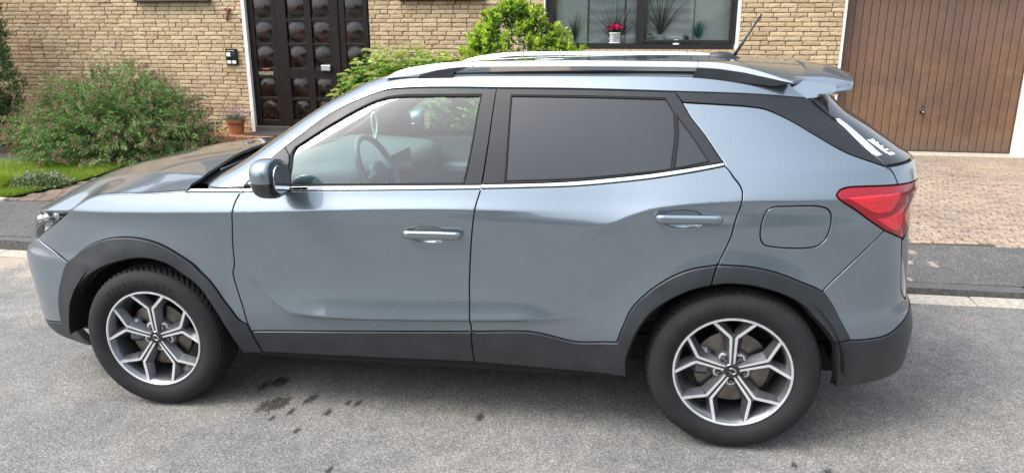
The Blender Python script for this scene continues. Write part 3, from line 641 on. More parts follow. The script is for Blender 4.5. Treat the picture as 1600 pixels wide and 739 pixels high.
# roof rails with black end pieces
def rail(sgn):
    yc=.622*sgn
    top=csp([(1.17,1.548),(1.23,1.576),(1.30,1.594),(1.42,1.606),(1.70,1.608),(2.1,1.603),(2.46,1.593),(2.60,1.586),(2.70,1.566),(2.80,1.532),(2.87,1.508)],.03)
    n=len(top);s_=np.linspace(0,1,n);zr_=np.interp(top[:,0],[1.17,1.5,2.1,2.6,2.9],[1.543,1.553,1.550,1.535,1.500]);lift=np.clip(np.minimum((top[:,0]-1.30)/.22,(2.72-top[:,0])/.22),0,1);lift=lift*lift*(3-2*lift);th=np.maximum(.006,(top[:,1]-zr_)*(1-lift)+.025*lift)
    hwid=.022;m=MB();G=[]
    for (x,z),t_ in zip(top,th):
        G.append([(x,yc-hwid,z-t_),(x,yc-hwid*.95,z-t_*.62),(x,yc-hwid*.55,z-t_*.14),(x,yc+hwid*.55,z-t_*.14),(x,yc+hwid*.95,z-t_*.62),(x,yc+hwid,z-t_)])
    m.grid(G,closev=True)
    m.F.append([0,1,2,3,4,5]);m.F.append([(n-1)*6+i for i in range(6)][::-1]);m.mi+=[0,0]
    r=m.build('roof_rail',MAT['satin'],CAR,True,angle=40)
    m=MB();m.prism([(1.31,1.53),(1.33,1.556),(1.40,1.572),(1.47,1.581),(1.54,1.583),(1.48,1.562),(1.47,1.53)],yc-.0235,yc+.0235);m.build('rail_end',MAT['clad'],r)
    m=MB();m.prism([(2.48,1.53),(2.50,1.567),(2.58,1.561),(2.68,1.545),(2.80,1.517),(2.87,1.500),(2.80,1.49)],yc-.026,yc+.022);m.build('rail_end',MAT['clad'],r)
    for x_ in(1.565,2.50):
        z_=np.interp(x_,top[:,0],top[:,1]);m=MB();m.box((x_-.001,yc-.0226,z_-.0265),(x_+.001,yc+.0226,z_+.0006));m.build('seam',MAT['dark'],r)
rail(-1);rail(1)
m=MB();m.tube([(1.42,-.60*1,1.552),(1.7,-.603,1.556),(2.1,-.603,1.555),(2.5,-.603,1.545),(2.8,-.597,1.525)],.006,6);dm=m.build('roof_molding',MAT['frame'],roof,True);mirrored(dm,roof)
# antenna
m=MB();u=np.linspace(0,1,14);G=[]
for t in u:
    w_=.034*math.sin(math.pi*min(1,t*.93+.07))**.55;hh=.036*math.sin(math.pi*(t*.80+.12))**.8;x=2.585+.145*t
    G.append([(x,w_*math.cos(a),1.580-.02*t+hh*math.sin(a)) for a in np.linspace(0,math.pi,11)])
m.grid(G);m.tube([(2.70,0,1.588),(2.735,0,1.645),(2.815,0,1.775)],[.0075,.0062,.0045],8);m.build('antenna',MAT['clad'],CAR,True)
# spoiler
ys=np.concatenate([np.linspace(-.597,-.54,10)[:-1],np.linspace(-.54,.54,31),np.linspace(.54,.597,10)[1:]]);G=[]
for y in ys:
    a=abs(y)/.597;k=.068*(1-a**2.2)-.055*max(0,(a-.88)/.12)**3;e=1-max(0,(a-.93)/.07)**2*.12
    zr=float(H_roof(2.985,min(abs(y),.5)))
    x0=2.972-.145*a**6;xb=2.975-.045*a**4;sd=max(0,(a-.86)/.14)
    q_=max(0,(a-.40)/.60)**1.6;sd=max(0,(a-.80)/.20)**1.4;zf=zr+(1.512-zr)*q_;zt=1.522-.034*q_;xt=3.108+k
    top=[(x0+(xt-.015-x0)*t,zf+(zt-zf)*t+.010*math.sin(math.pi*t)*(1-q_)) for t in (0,.2,.45,.7,.9)]+[(xt-.004,zt-.004),(xt,zt-.013)]
    bot=[(xt-.003,zt-.026),(xt-.022,zt-.040),(xt-.055-.02*q_,1.466-.012*q_),(3.0+k*.5,1.452-.012*q_),(xb,1.452-.016*a)]
    sec=top+bot
    G.append([(xx,y*(1-.075*sd),zz) for xx,zz in top]+[(xx,y*(1-.035*sd*(i<2)),zz) for i,(xx,zz) in enumerate(bot)])
m=MB();m.grid(G,closev=True);n=len(sec);m.F.append(list(range(n)));m.F.append([(len(ys)-1)*n+i for i in range(n)][::-1]);m.mi+=[0,0]
sp=m.build('spoiler',PA,tg,True,angle=48)
m=MB();m.tube([(3.25,0,1.285),(3.29,0,1.268),(3.335,-.02,1.245)],[.010,.016,.018],8);m.tube([(3.335,-.02,1.243),(3.335,.2,1.235),(3.325,.40,1.228)],.008,6);m.build('rear_wiper',MAT['clad'],tg,True)
# shells behind the panels, wheel wells, floor
SHELL['near'].build('inner_body',MAT['dark'],CAR,True);SHELL['lin'].build('pillar_lining',MAT['headliner'],CAR,True)
for cx_,r_ in((0,.455),(2.675,.440)):
    m=MB();a=np.linspace(R(2),R(178),40)
    G=[[(cx_+r_*math.cos(t),y,.335+r_*math.sin(t)) for y in(-.895,-.75,-.50)] for t in a];m.grid(G,flip=True)
    rr=np.linspace(.02,r_,6);m.grid([[(cx_+q*math.cos(t),-.50,.335+q*math.sin(t)) for q in rr] for t in a])
    o=m.build('wheel_well',MAT['dark'],CAR,True);mirrored(o,CAR)
m=MB();m.box((-.80,-.49,.20),(3.36,.49,.33));m.box((.48,-.82,.255),(2.22,-.49,.36),.02);m.box((.48,.49,.255),(2.22,.82,.36),.02);m.box((3.12,-.60,.30),(3.30,.60,.45))
m.box((-.70,-.56,.28),(-.48,.56,.42));m.build('underbody',MAT['dark'],CAR)
# ---- wheels (axis along y, outer face towards -y)
TP=[(.236,.100),(.236,-.092),(.243,-.101),(.250,-.1035),(.262,-.1125),(.276,-.1165),(.290,-.1180),(.303,-.1165),(.314,-.1130),(.322,-.1085),(.330,-.1040),(.336,-.0985),(.340,-.0925)]
def wheel(name,loc,rz,label=None,letters=False):
    e=empty(name,loc,parent=CAR,rz=rz)
    return e
def tyre_mesh():
    m=MB();m.lathe(TP,96,flip=True);m.lathe([(r,-h) for r,h in TP[1:]],96)
    for rr_ in(.2555,.3185): m.lathe([(rr_-.0012,-np.interp(rr_,[.243,.276,.29,.303,.33],[.101,.1165,.118,.1165,.104])-.0002),(rr_,-np.interp(rr_,[.243,.276,.29,.303,.33],[.101,.1165,.118,.1165,.104])-.0014),(rr_+.0012,-np.interp(rr_,[.243,.276,.29,.303,.33],[.101,.1165,.118,.1165,.104])-.0002)],96,flip=True)
    m.cm=1
    na=576;ww=np.linspace(-.0925,.0925,47);t=np.linspace(0,2*np.pi,na,endpoint=False)
    Tt,W=np.meshgrid(t,ww,indexing='ij');aw=np.abs(W)
    rad=np.interp(aw,[0,.05,.075,.0925],[.3545,.3535,.3490,.3400])
    ph=(Tt*72/(2*np.pi)+np.where(aw>.048,aw*26,aw*52*np.sign(W)))%1
    dep=np.where((aw>.048)&(ph<.26),.0065,0)+np.where((aw<=.048)&(aw>.012)&(ph<.14),.004,0)
    ph2=(Tt*144/(2*np.pi)+aw*26)%1;dep=dep+np.where((aw>.056)&(ph2<.10)&(dep==0),.002,0)
    for g0 in(.012,.048): dep=np.where(np.abs(aw-g0)<.0042,.007,dep)
    dep=dep*np.clip((.0945-aw)/.004,0,1);rad=rad-dep
    G=np.stack([rad*np.cos(Tt),W,rad*np.sin(Tt)],-1);m.grid(G,closeu=True)
    return m
def rim_mesh():
    m=MB();m.cm=0     # 0 machined faces, 1 dark paint
    m.lathe([(.2310,-.0985),(.2322,-.1035),(.2340,-.1050),(.2395,-.1040),(.2415,-.0995),(.2395,-.094)],96)
    m.cm=1;m.lathe([(.2312,-.0985),(.2235,-.090),(.2150,-.070),(.2080,-.03),(.2060,.06),(.215,.10)],96)
    def hf(r): return -np.interp(r,[.03,.06,.15,.20,.235],[.0765,.0800,.0865,.0925,.0985])
    for k in range(5):
        phi=R(90+72*k)
        ca,sa=math.cos(phi),math.sin(phi)
        def pt(r,q):  # along the spoke axis, across
            return (r*ca-q*sa,r*sa+q*ca)
        for sd_ in(-1,1):
            ae=R(20.5);P_=[(.030,.0080),(.060,.0086),(.105,.0098),(.147,.0112),(.156,.0175),(.185,.0480),(.2315*math.cos(ae),.2315*math.sin(ae))]
            P_=np.array(P_);d=np.gradient(P_,axis=0);d/=np.linalg.norm(d,axis=1,keepdims=True);nn=np.stack([-d[:,1],d[:,0]],1)
            hwid=np.array([.0038,.0045,.0052,.0060,.0064,.0062,.0064])
            inn=np.array([.004,.005,.006,.008,.014,.020,.016]);out=np.array([.012,.016,.021,.024,.021,.018,.014])   # flank widths: inner (groove side), outer
            ring=[]
            for (r,q),n_,w_,fi,fo in zip(P_,nn,hwid,inn,out):
                h=hf(math.hypot(r,q));c=np.array((r,q))
                row=[]
                for off,dz in((-w_-fi,.034),(-w_-.0007,.0012),(-w_,0),(w_,0),(w_+.0007,.0012),(w_+fo,.034)):
                    a=c+n_*off;x,z=pt(a[0],a[1]*sd_);row.append((x,h+dz,z))
                ring.append(row)
            ring=np.array(ring)
            fl=(sd_<0)
            m.cm=0;m.grid(ring[:,2:4],flip=not fl)
            m.cm=1;m.grid(ring[:,0:3],flip=not fl);m.grid(ring[:,3:6],flip=not fl)
        # groove floor between the two ribbons
        rr_=np.array([.03,.06,.105,.148,.162]);qw=np.array([.006,.007,.008,.010,.014])
        m.cm=1;m.grid([[(*pt(r,q),) for q in(-w_,w_)] and [(pt(r,q)[0],hf(r)+.011,pt(r,q)[1]) for q in(-w_,w_)] for r,w_ in zip(rr_,qw)])
        # bolt boss and bolt
        b=phi+R(36);bx,bz=.056*math.cos(b),.056*math.sin(b)
        Mx=np.eye(4);Mx[:3,3]=(bx,0,bz)
        m.cm=0;m.lathe([(.0205,-.046),(.0195,-.056),(.0135,-.0575),(.0130,-.044)],20,Mx)
        m.cm=1;m.lathe([(.0130,-.045),(.0105,-.046),(.0102,-.062),(.0080,-.0655),(.0001,-.066)],12,Mx)
    m.cm=1;m.lathe([(.090,-.030),(.082,-.046),(.040,-.056),(.036,-.072),(.0001,-.073)],40)
    return m
def cap_mesh():
    m=MB();m.cm=0;m.lathe([(.0325,-.070),(.0322,-.079),(.0290,-.0825),(.0001,-.0835)],40)
    m.cm=1
    t=np.linspace(R(-140),R(175),26);m.tube(np.stack([.0155*np.cos(t)+.0015,np.full(26,-.0842),.0105*np.sin(t)+.002],1)@rotm('Y',R(35))[:3,:3].T,np.interp(np.linspace(0,1,26),[0,.3,.75,1],[.0008,.0024,.0028,.0008]),8)
    m.tube([(.004,-.0842,-.0125),(.010,-.0842,-.0100)],[.0030,.0020],8);m.tube([(-.008,-.0842,.0120),(-.004,-.0842,.0095)],[.0018,.0022],8)
    return m
ty=tyre_mesh();ri=rim_mesh();ca_=cap_mesh()
dm=MB();dm.lathe([(.155,-.030),(.155,-.022),(.155,.0)],48);dm.lathe([(.085,-.030),(.155,-.030)],48,flip=True);
hubm=MB();hubm.lathe([(.088,-.012),(.086,-.036),(.070,-.042),(.0001,-.043)],36)
wheels=[]
for i,(x_,y_,rz,st) in enumerate(((0,-.797,0,.051),(2.675,-.797,0,0),(0,.797,math.pi,-.051),(2.675,.797,math.pi,0))):
    e=empty('wheel',(x_,y_,.3525),parent=CAR,rz=rz+st);wheels.append(e)
    if i==0:
        base=[ty.build('tyre',None,e,True,mats=[MAT['rubber'],MAT['tread']],angle=40),ri.build('rim',None,e,True,mats=[MAT['alu'],MAT['alud']],angle=32),ca_.build('hub_cap',None,e,True,mats=[MAT['gloss'],MAT['satin']],angle=40),dm.build('brake_disc',MAT['disc'],e,True,angle=40),hubm.build('brake_hub',plain('rusty_iron',(.18,.13,.10),.8,.3,.2,40),e,True,angle=40)]
        m=MB();m.box((-.16,-.06,-.035),(-.085,.03,.085),.015);base.append(m.build('caliper',MAT['alud'],e))
    else:
        for b in base: c=b.copy();link(c,e)
def arc_text(txt,parent,r,a0,da,h,size,flipd=False,mat=None):
    m=MB()
    for i,ch in enumerate(txt):
        if ch==' ': continue
        cu=bpy.data.curves.new('t','FONT');cu.body=ch;cu.size=size;cu.align_x='CENTER';cu.extrude=.0009
        o=bpy.data.objects.new('t',cu);COL.objects.link(o);bpy.context.view_layer.update();me=o.to_mesh()
        V=np.array([v.co[:] for v in me.vertices]);Fs=[list(p.vertices) for p in me.polygons];o.to_mesh_clear();bpy.data.objects.remove(o)
        if not len(V): continue
        a=a0-da*i;u=np.array([math.cos(a),0,math.sin(a)]);tg_=np.array([math.sin(a),0,-math.cos(a)])
        W=V[:,0:1]*tg_+(r+V[:,1:2])*u;W[:,1]=h(np.hypot(W[:,0],W[:,2]))-V[:,2]-.0004
        m.add(W,Fs)
    return m.build('lettering',mat,parent)
hs_=lambda r:-np.interp(r,[.243,.25,.262,.276,.29,.303,.314,.322,.33],[.101,.1035,.1125,.1165,.118,.1165,.113,.1085,.104])
letm=plain('raised_rubber',(.006,.006,.006),.35,0,.05,50)
arc_text('ECOPLUS 24S',wheels[0],.280,R(128),R(6.6),hs_,.030,mat=letm)
arc_text('ECOPLUS 24S',wheels[1],.280,R(140),R(6.6),hs_,.030,mat=plain('raised_rubber_worn',(.010,.010,.010),.45,0,.05,50))
# ---- door handles
def handle(x0,x1,z,door,key):
    sx_=np.linspace(.5,3.2,400);xx_=PS(sx_,np.full(400,z))[:,0];xs_of=lambda x:float(np.interp(x,xx_,sx_));yb=lambda x,zz:-float(PS(np.array([xs_of(x)]),np.array([zz]))[0,1])
    xm=(x0+x1)/2;m=MB();G=[]
    t=np.linspace(0,1,22)
    for k in t:
        x=x0+(x1-x0)*k;dep=.032*min(1,.45+k/.14,.6+(1-k)/.10)
        hh=.0180*min(1,(.30+k/.09)**.6,(.45+(1-k)/.05)**.6);y=-yb(x,z)-dep+.004
        G.append([(x,y+.008*math.cos(a)*1.0-.004,z+.003+hh*math.sin(a)) for a in np.linspace(0,2*math.pi,12,endpoint=False)])
    m.grid(G,closev=True);m.F+=[list(range(12))[::-1],[21*12+i for i in range(12)]];m.mi+=[0,0];o=m.build('door_handle',PA,door[0],True);o2=mirrored(o,door[1])
    cxx,cxs,ex,ez,lp=RECESS[key]
    c,c2=panel('handle_recess',lp,PA,door[0],door[1],off=-.0003,thick=.002,gap=0,shell=None,bev=.001,grid=.007)
    for q in(c,c2):
        me=q.data;co=np.zeros(len(me.vertices)*3,np.float32);me.vertices.foreach_get('co',co);co=co.reshape(-1,3)
        rr_=np.hypot((co[:,0]-cxx)/ex,(co[:,2]-z+.002)/ez);d=.013*np.clip(1-rr_**2,0,1)**.9
        co[:,1]+=np.where(co[:,1]<0,1,-1)*d;me.vertices.foreach_set('co',co.ravel());me.update()
        bm=bmesh.new();bm.from_mesh(me);bm.normal_update();me.normals_split_custom_set_from_vertices([v.normal[:] for v in bm.verts]);bm.free()
    if key:
        m=MB();xk=x1-.028;m.lathe([(.012,0),(.012,-.004),(.009,-.0055),(.0001,-.0055)],20,np.array(Matrix.Translation((xk,-yb(xk,z)-.030,z+.003))));m.build('key_cylinder',MAT['satin'],door[0],True)
        m=MB();xk=x1-.062;yk=-yb(xk,z)-.034;m.box((xk-.010,yk,z-.005),(xk+.010,yk+.006,z+.010),.002);m.build('sensor_button',MAT['gloss'],door[0])
    m=MB();xk=x1-.045;m.box((xk-.0012,-yb(xk,z)-.0342,z-.012),(xk+.0012,-yb(xk,z)-.02,z+.0165));m.build('seam',MAT['dark'],door[0])
handle(1.300,1.560,.914,(door_n,door_f),True)
handle(2.345,2.605,1.004,(rd_n,rd_f),False)
# ---- door mirrors
def door_mirror():
    cx_,cy_,cz_=.775,-1.015,1.165
    m=MB();u=np.linspace(-np.pi/2,np.pi/2,22);v=np.linspace(0,2*np.pi,32,endpoint=False)
    sg=lambda a,p:np.sign(a)*np.abs(a)**p
    G=np.stack([.066*sg(np.cos(u),.7)[:,None]*sg(np.cos(v),.8),.090*sg(np.cos(u),.8)[:,None]*sg(np.sin(v),.8),.084*sg(np.sin(u),.72)[:,None]*np.ones(32)],-1)
    G[...,0]=np.where(G[...,0]>.03,.03+(G[...,0]-.03)*.35,G[...,0]*1.12);G[...,0]+=-.18*(G[...,1]+.02)*0;G[...,2]+=.05*(-G[...,1])
    top=G.copy();m1=MB()
    k=10
    up_=G[k:];lo_=G[:k+1]*np.array([.985,.985,1])
    m1.grid(up_+[cx_,cy_,cz_],closev=True);h=m1.build('mirror_housing',PA,door_n,True)
    m2=MB();m2.grid(lo_+[cx_,cy_,cz_],closev=True);b=m2.build('mirror_base',MAT['gloss'],door_n,True)
    m3=MB();bd=G[k];m3.tube(bd[8:22]*1.004+[cx_,cy_,cz_+.001],.006,8);s_=m3.build('turn_indicator',MAT['lampsilver'],door_n,True)
    m4=MB();a=np.linspace(0,2*np.pi,36,endpoint=False)
    ring=np.stack([np.full(36,.0),.080*sg(np.cos(a),.7),.072*sg(np.sin(a),.75)],1);ring[:,2]+=.05*-ring[:,1]
    m4.add(np.vstack([ring+[cx_+.046,cy_,cz_],ring*[0,.94,.93]+[cx_+.054,cy_,cz_]]),[[i,(i+1)%36,36+(i+1)%36,36+i] for i in range(36)]);fr_=m4.build('mirror_frame',MAT['frame'],door_n,True)
    m5=MB();r2=ring*[0,.84,.83]+[cx_+.0545,cy_,cz_];m5.add(np.vstack([r2,r2-[.004,0,0]]),[list(range(36))]+[[36+i,36+(i+1)%36,(i+1)%36,i] for i in range(36)]);g_=m5.build('mirror_glass',MAT['mirrorglass'],door_n)
    m6=MB();m6.tube([(.72,-.855,1.105),(.755,-.92,1.112),(.77,-.98,1.12)],[.030,.026,.024],10)
    st=m6.build('mirror_stalk',MAT['frame'],door_n,True)
    for o in(h,b,s_,fr_,g_,st): mirrored(o,door_f)
door_mirror()
sl=loop(csp([(.555,1.098),(.52,1.165),(.50,1.222),(.505,1.262)]),csp([(.505,1.262),(.60,1.225),(.675,1.172),(.755,1.106)]),csp([(.755,1.106),(.555,1.098)]))
panel('mirror_sail',sl,MAT['frame'],door_n,door_f,up=True,off=.004,thick=.02,shell=None)
# ---- interior
m=MB();ys=np.linspace(-.74,.74,31);G=[]
for y in ys:
    b=.045*math.exp(-((y+.38)/.17)**2)
    G.append([(.33+.09*(abs(y)/.74)**3,y,1.105),(.55,y,1.105),(.78,y,1.09+b*.6),(.93,y,1.075+b),(.985,y,1.045+b*.9),(1.0,y,.99),(.97,y,.80),(.85,y,.55)])
m.grid(G,flip=True);dash=m.build('dashboard',MAT['interior'],CAR,True)
m=MB();m.box((.985,-.16,.96),(1.0,.14,1.12),.01);m.build('screen',MAT['gloss'],dash)
m=MB()
for i in range(4): m.box((.86,-.735,1.03+.013*i),(.99,-.66,1.037+.013*i))
m.box((.85,-.742,1.02),(.98,-.735,1.085));m.build('air_vent',MAT['frame'],dash)
swM=np.array(Matrix.Translation((1.0,-.37,1.075))@Matrix.Rotation(R(-24),4,'Y'))
m=MB();a=np.linspace(0,2*np.pi,49)[:-1];ring=np.stack([np.zeros(48),.185*np.cos(a),.185*np.sin(a)],1)@swM[:3,:3].T+swM[:3,3];m.tube(ring,.016,10,closed=True)
for q in((0,-.17,-.02),(0,.17,-.02),(0,0,-.17)): m.tube(np.array([(0.0,0,0),q])@swM[:3,:3].T+swM[:3,3],[.022,.014],8)
m.sell((0,0,0),(.03,.07,.055),(.7,.7),10,16,swM);m.V[-1]+=swM[:3,3];sw=m.build('steering_wheel',plain('grey_leather',(.16,.17,.175),.45,0,.05,60,.05),CAR,True)
for sx,sy in((1.62,-.38),(1.62,.38)):
    s=empty('seat',(sx,sy,.45),parent=CAR)
    m=MB();m.box((-.50,-.25,-.02),(.05,.25,.14),.05);m.build('seat_cushion',MAT['seat'],s,True,angle=50)
    m=MB();m.box((-.07,-.25,0),(.07,.25,.66),.05,np.array(Matrix.Translation((.06,0,.08))@Matrix.Rotation(R(18),4,'Y')));m.build('backrest',MAT['seat'],s,True,angle=50)
    m=MB();m.box((-.05,-.14,0),(.05,.14,.19),.045,np.array(Matrix.Translation((.27,0,.77))@Matrix.Rotation(R(14),4,'Y')));m.build('headrest',MAT['seat'],s,True,angle=50)
s=empty('seat',(2.55,0,.5),parent=CAR)
m=MB();m.box((-.5,-.66,-.05),(.05,.66,.13),.05);m.build('seat_cushion',MAT['seat'],s,True,angle=50)
m=MB();m.box((-.08,-.66,0),(.08,.66,.62),.05,np.array(Matrix.Translation((.08,0,.08))@Matrix.Rotation(R(20),4,'Y')));m.build('backrest',MAT['seat'],s,True,angle=50)
for o in(door_f,):
    m=MB();m.box((.52,.80,.45),(1.62,.83,1.085),.01);m.box((.7,.70,.86),(1.6,.80,.93),.02);m.build('door_lining',MAT['interior'],o)
m=MB();m.box((.7,-.755,.80),(1.6,-.83,1.07),.01);m.build('door_lining',MAT['interior'],door_n)
m=MB();m.box((.88,-.12,1.375),(.91,.12,1.43),.012);m.tube([(.86,0,1.46),(.895,0,1.41)],.012,8);rv=m.build('rear_view_mirror',MAT['frame'],CAR)
m=MB();t=np.linspace(0,1,28);a=t*2*np.pi
m.tube(np.stack([.84+.013*np.sin(a),.03+.012*np.sin(2*a),1.245+.075*np.cos(a)],1),.0065,8,closed=True);m.tube([(.885,.01,1.385),(.845,.03,1.315)],.003,6);m.build('hanging_garland',plain('white_cord',(.75,.76,.74),.7,0,.1,90),rv,True)
# ------------------------------------------------------------------ ground
def yk(a): return 1.341-.0366*a
def kh(a): return np.interp(a,[-3.2,4.0],[.088,.045])
def kp(a,b,z): 
    a=np.asarray(a,float);return cw(np.stack(np.broadcast_arrays(a+.0366*b,yk(a)+b,z),-1).reshape(-1,3))
def bb(a): return np.interp(a,[-4.5,4.3],[1.31,1.02])
aa_=np.linspace(-30,30,241);BK=kp(aa_,bb(aa_),kh(aa_)+.012)
def yb_(x): return np.interp(x,BK[:,0],BK[:,1])
def zb_(x): return np.interp(x,BK[:,0],BK[:,2])
WY=7.05
def gz(x,y):
    x=np.asarray(x,float);y=np.asarray(y,float)
    t=np.clip((y-yb_(x))/(WY-yb_(x)),0,1);t=t*t*(3-2*t)*.5+t*.5
    return zb_(x)*(1-t)+np.interp(x,[-9,-4,0,5,9],[.03,.06,.10,.12,.12])*t
def blotch(nt,co,spots,nz,amp):
    tot=None
    for (x,y,z,r) in spots:
        sv=nt.nodes.new('ShaderNodeVectorMath');sv.operation='MULTIPLY';nt.links.new(co,sv.inputs[0]);sv.inputs[1].default_value=(1,.48,0);d=nt.nodes.new('ShaderNodeVectorMath');d.operation='DISTANCE';nt.links.new(sv.outputs[0],d.inputs[0]);d.inputs[1].default_value=(x,y*.48,0)
        v=math_(nt,'SUBTRACT',r*.8,d.outputs['Value']);v=math_(nt,'DIVIDE',v,r*.9)
        tot=v if tot is None else math_(nt,'MAXIMUM',tot,v)
    n=math_(nt,'MULTIPLY_ADD',nz,amp,-amp*.5);return math_(nt,'MULTIPLY',math_(nt,'ADD',tot,n),2.6,None,True)
def asphalt(name,lo,hi,spots=(),tan=(),patch=False):
    m,nt,b=M(name);co=coords(nt,'World')
    v=nd(nt,'ShaderNodeTexVoronoi');v.inputs['Scale'].default_value=175;nt.links.new(co,v.inputs['Vector'])
    v2=nd(nt,'ShaderNodeTexVoronoi');v2.inputs['Scale'].default_value=70;nt.links.new(co,v2.inputs['Vector'])
    bw=nt.nodes.new('ShaderNodeRGBToBW');nt.links.new(v.outputs['Color'],bw.inputs[0])
    c=ramp(nt,bw.outputs[0],[(.12,tuple(x*.66 for x in lo)),(.42,lo),(.62,hi),(.90,tuple(min(1,x*1.5) for x in hi))])
    n1=noise(nt,co,1.3,6,.6);c=mixc(nt,1.0,c,ramp(nt,n1,[(.3,(.80,.80,.80)),(.7,(1.14,1.13,1.10))]),'MULTIPLY')
    n2=noise(nt,co,9,5,.65);c=mixc(nt,1.0,c,ramp(nt,n2,[(.32,(.82,.82,.83)),(.68,(1.13,1.12,1.10))]),'MULTIPLY')
    n5=noise(nt,co,34,4,.7)
    if patch:
        # older darker tarmac strip next to the gutter, with pale gritty wear
        g=noise(nt,co,.8,3,.5);c=mixc(nt,ramp(nt,g,[(.52,(0,0,0)),(.60,(.55,.55,.55))]),c,mixc(nt,1.0,c,(1.22,1.17,1.06),'MULTIPLY'))
    if tan: c=mixc(nt,math_(nt,'MULTIPLY',blotch(nt,co,tan,n5,2.6),.62),c,(.42,.34,.25))
    if spots: c=mixc(nt,math_(nt,'MULTIPLY',blotch(nt,co,spots,noise(nt,co,55,6,.85),3.6),.86),c,(.020,.019,.018))
    nt.links.new(c,b.inputs['Base Color']);b.inputs['Roughness'].default_value=.88;b.inputs['Specular IOR Level'].default_value=.3
    h=math_(nt,'MULTIPLY_ADD',v.outputs['Distance'],-.6,math_(nt,'MULTIPLY',v2.outputs['Distance'],-.5));bump(nt,b,h,.55,.006)
    return m
def W3(p): return cw(p)[0].tolist()
spots=[(*W3((x,y,0)),r) for x,y,r in((.54,-.81,.060),(.50,-.83,.045),(.58,-.79,.045),(.39,-.63,.040),(.44,-.57,.040),(.47,-.575,.032),(.70,-.72,.036),(.69,-.75,.028),(.84,-.84,.026),(.66,-.86,.022),(.95,-.74,.024),(.90,-.735,.02),(1.57,-.78,.026),(.60,-.93,.018),(.77,-1.02,.02),(1.05,-1.3,.02),(3.05,-1.02,.03),(2.93,-.98,.02),(2.66,-1.19,.022))]
tan_r=[(*W3((x,y,0)),r) for x,y,r in((-2.9,1.2,.35),(-2.4,1.15,.25))]
road_m=asphalt('road_asphalt',(.165,.163,.158),(.202,.198,.191),spots,tan_r,True)
walk_m=asphalt('footway_asphalt',(.070,.070,.071),(.125,.123,.120),(),[(*q,r*.8) for q,r in((W3((3.98,1.93,.06)),.05),(W3((4.08,1.87,.06)),.045),(W3((4.15,1.75,.06)),.05),(W3((4.02,2.02,.06)),.05),(W3((4.24,2.0,.06)),.06),(W3((4.3,1.70,.06)),.05),(W3((4.06,1.52,.05)),.03),(W3((4.05,1.36,.05)),.03))])
a=np.linspace(-60,60,61);G=np.stack([cw(np.stack([a,np.full(61,-60.),np.zeros(61)],1)),cw(np.stack([a,np.full(61,-8.),np.zeros(61)],1)),kp(a,np.full(61,-.19),0.)],0)
m=MB();m.grid(G);tag(m.build('road',road_m),kind='structure')
conc=plain('gutter_concrete',(.36,.33,.27),.9,0,.16,40,.35,kind='World');conk=plain('kerb_concrete',(.085,.084,.081),.9,0,.2,45,.4,kind='World')
m=MB();m.grid(np.stack([kp(a,np.full(61,-.20),-.03),kp(a,np.full(61,.16),-.03)],0));gut=tag(m.build('gutter',plain('joint_dirt',(.07,.065,.055),.95,0,.2,30,kind='World')),kind='structure')
kb=empty('kerb');kb['kind']='structure'
def kbox(name,a0,a1,b0,b1,z0,z1f,mat,parent,j=.004):
    m=MB();m.box((0,0,0),(1,1,1));V=np.array(m.V[0]);m2=MB();m2.box((0,0,0),(a1-a0,b1-b0,1),.012);V=m2.V[0].copy()
    A=a0+V[:,0];B=b0+V[:,1];zt=np.array([z1f(q) for q in A]);Z=z0+(zt-z0)*V[:,2]
    return mk(name,kp(A,B,Z)[:len(A)],m2.F,mat,parent)
for k in range(-16,16):
    if True:
        a0=k*.5*1.0-.15;kbox('gutter_stone',a0*1.0,a0+.494,-.188,-.006,-.06,lambda q,r=rng.uniform(-.002,.003):.005+r,conc,gut)
for k in range(-6,8):
    kbox('kerb_stone',k*1.0-.3,k*1.0+.694,.0,.115,-.06,lambda q:float(kh(q)),conk,kb)
kbox('kerb_stone',-40,-6.31,.0,.115,-.06,lambda q:float(kh(q)),conk,kb);kbox('kerb_stone',7.7,40,.0,.115,-.06,lambda q:float(kh(q)),conk,kb)
G=np.stack([kp(aa_,np.full(241,.117),kh(aa_)+.001),kp(aa_,bb(aa_)*.5,kh(aa_)+.008),kp(aa_,bb(aa_),kh(aa_)+.012),kp(aa_,bb(aa_)+.02,kh(aa_)-.1)],0)
m=MB();m.grid(G);tag(m.build('footway',walk_m),kind='structure')
def field(name,xs,yf,mat,dz=0,ny=14,kind='structure'):
    G=[]
    for t in np.linspace(0,1,ny):
        G.append([(x,yf(x)[0]*(1-t)+yf(x)[1]*t,float(gz(x,yf(x)[0]*(1-t)+yf(x)[1]*t))+dz) for x in xs])
    m=MB();m.grid(np.array(G));o=m.build(name,mat,None,True);o['kind']=kind;return o
soil=plain('garden_soil',(.060,.045,.030),.95,0,.3,18,.5,kind='World')
field('garden_bed',np.linspace(-45,45,91),lambda x:(yb_(x)+.01,60 if False else WY+.3),soil,-.045)
def lawn_x(y): return float(np.interp(y,[2.6,2.95,3.1,3.6,4.2,4.8,5.2],[-4.85,-4.60,-4.42,-4.27,-4.25,-4.3,-4.6]))
lawn_m,nt,b=M('lawn_turf');co=coords(nt,'World');c=ramp(nt,noise(nt,co,60,4,.7),[(.3,(.035,.06,.012)),(.7,(.10,.17,.03))]);nt.links.new(c,b.inputs['Base Color']);b.inputs['Roughness'].default_value=.9;bump(nt,b,noise(nt,co,90,3),.6,.02)
m=MB();ys=np.linspace(2.72,5.2,24);G=[]
for y in ys:
    x1=lawn_x(y);G.append([(x,max(y,yb_(x)+.13),float(gz(x,max(y,yb_(x)+.13)))+.012) for x in np.linspace(-12,x1,26)])
m.grid(np.array(G));tag(m.build('lawn',lawn_m),kind='structure')
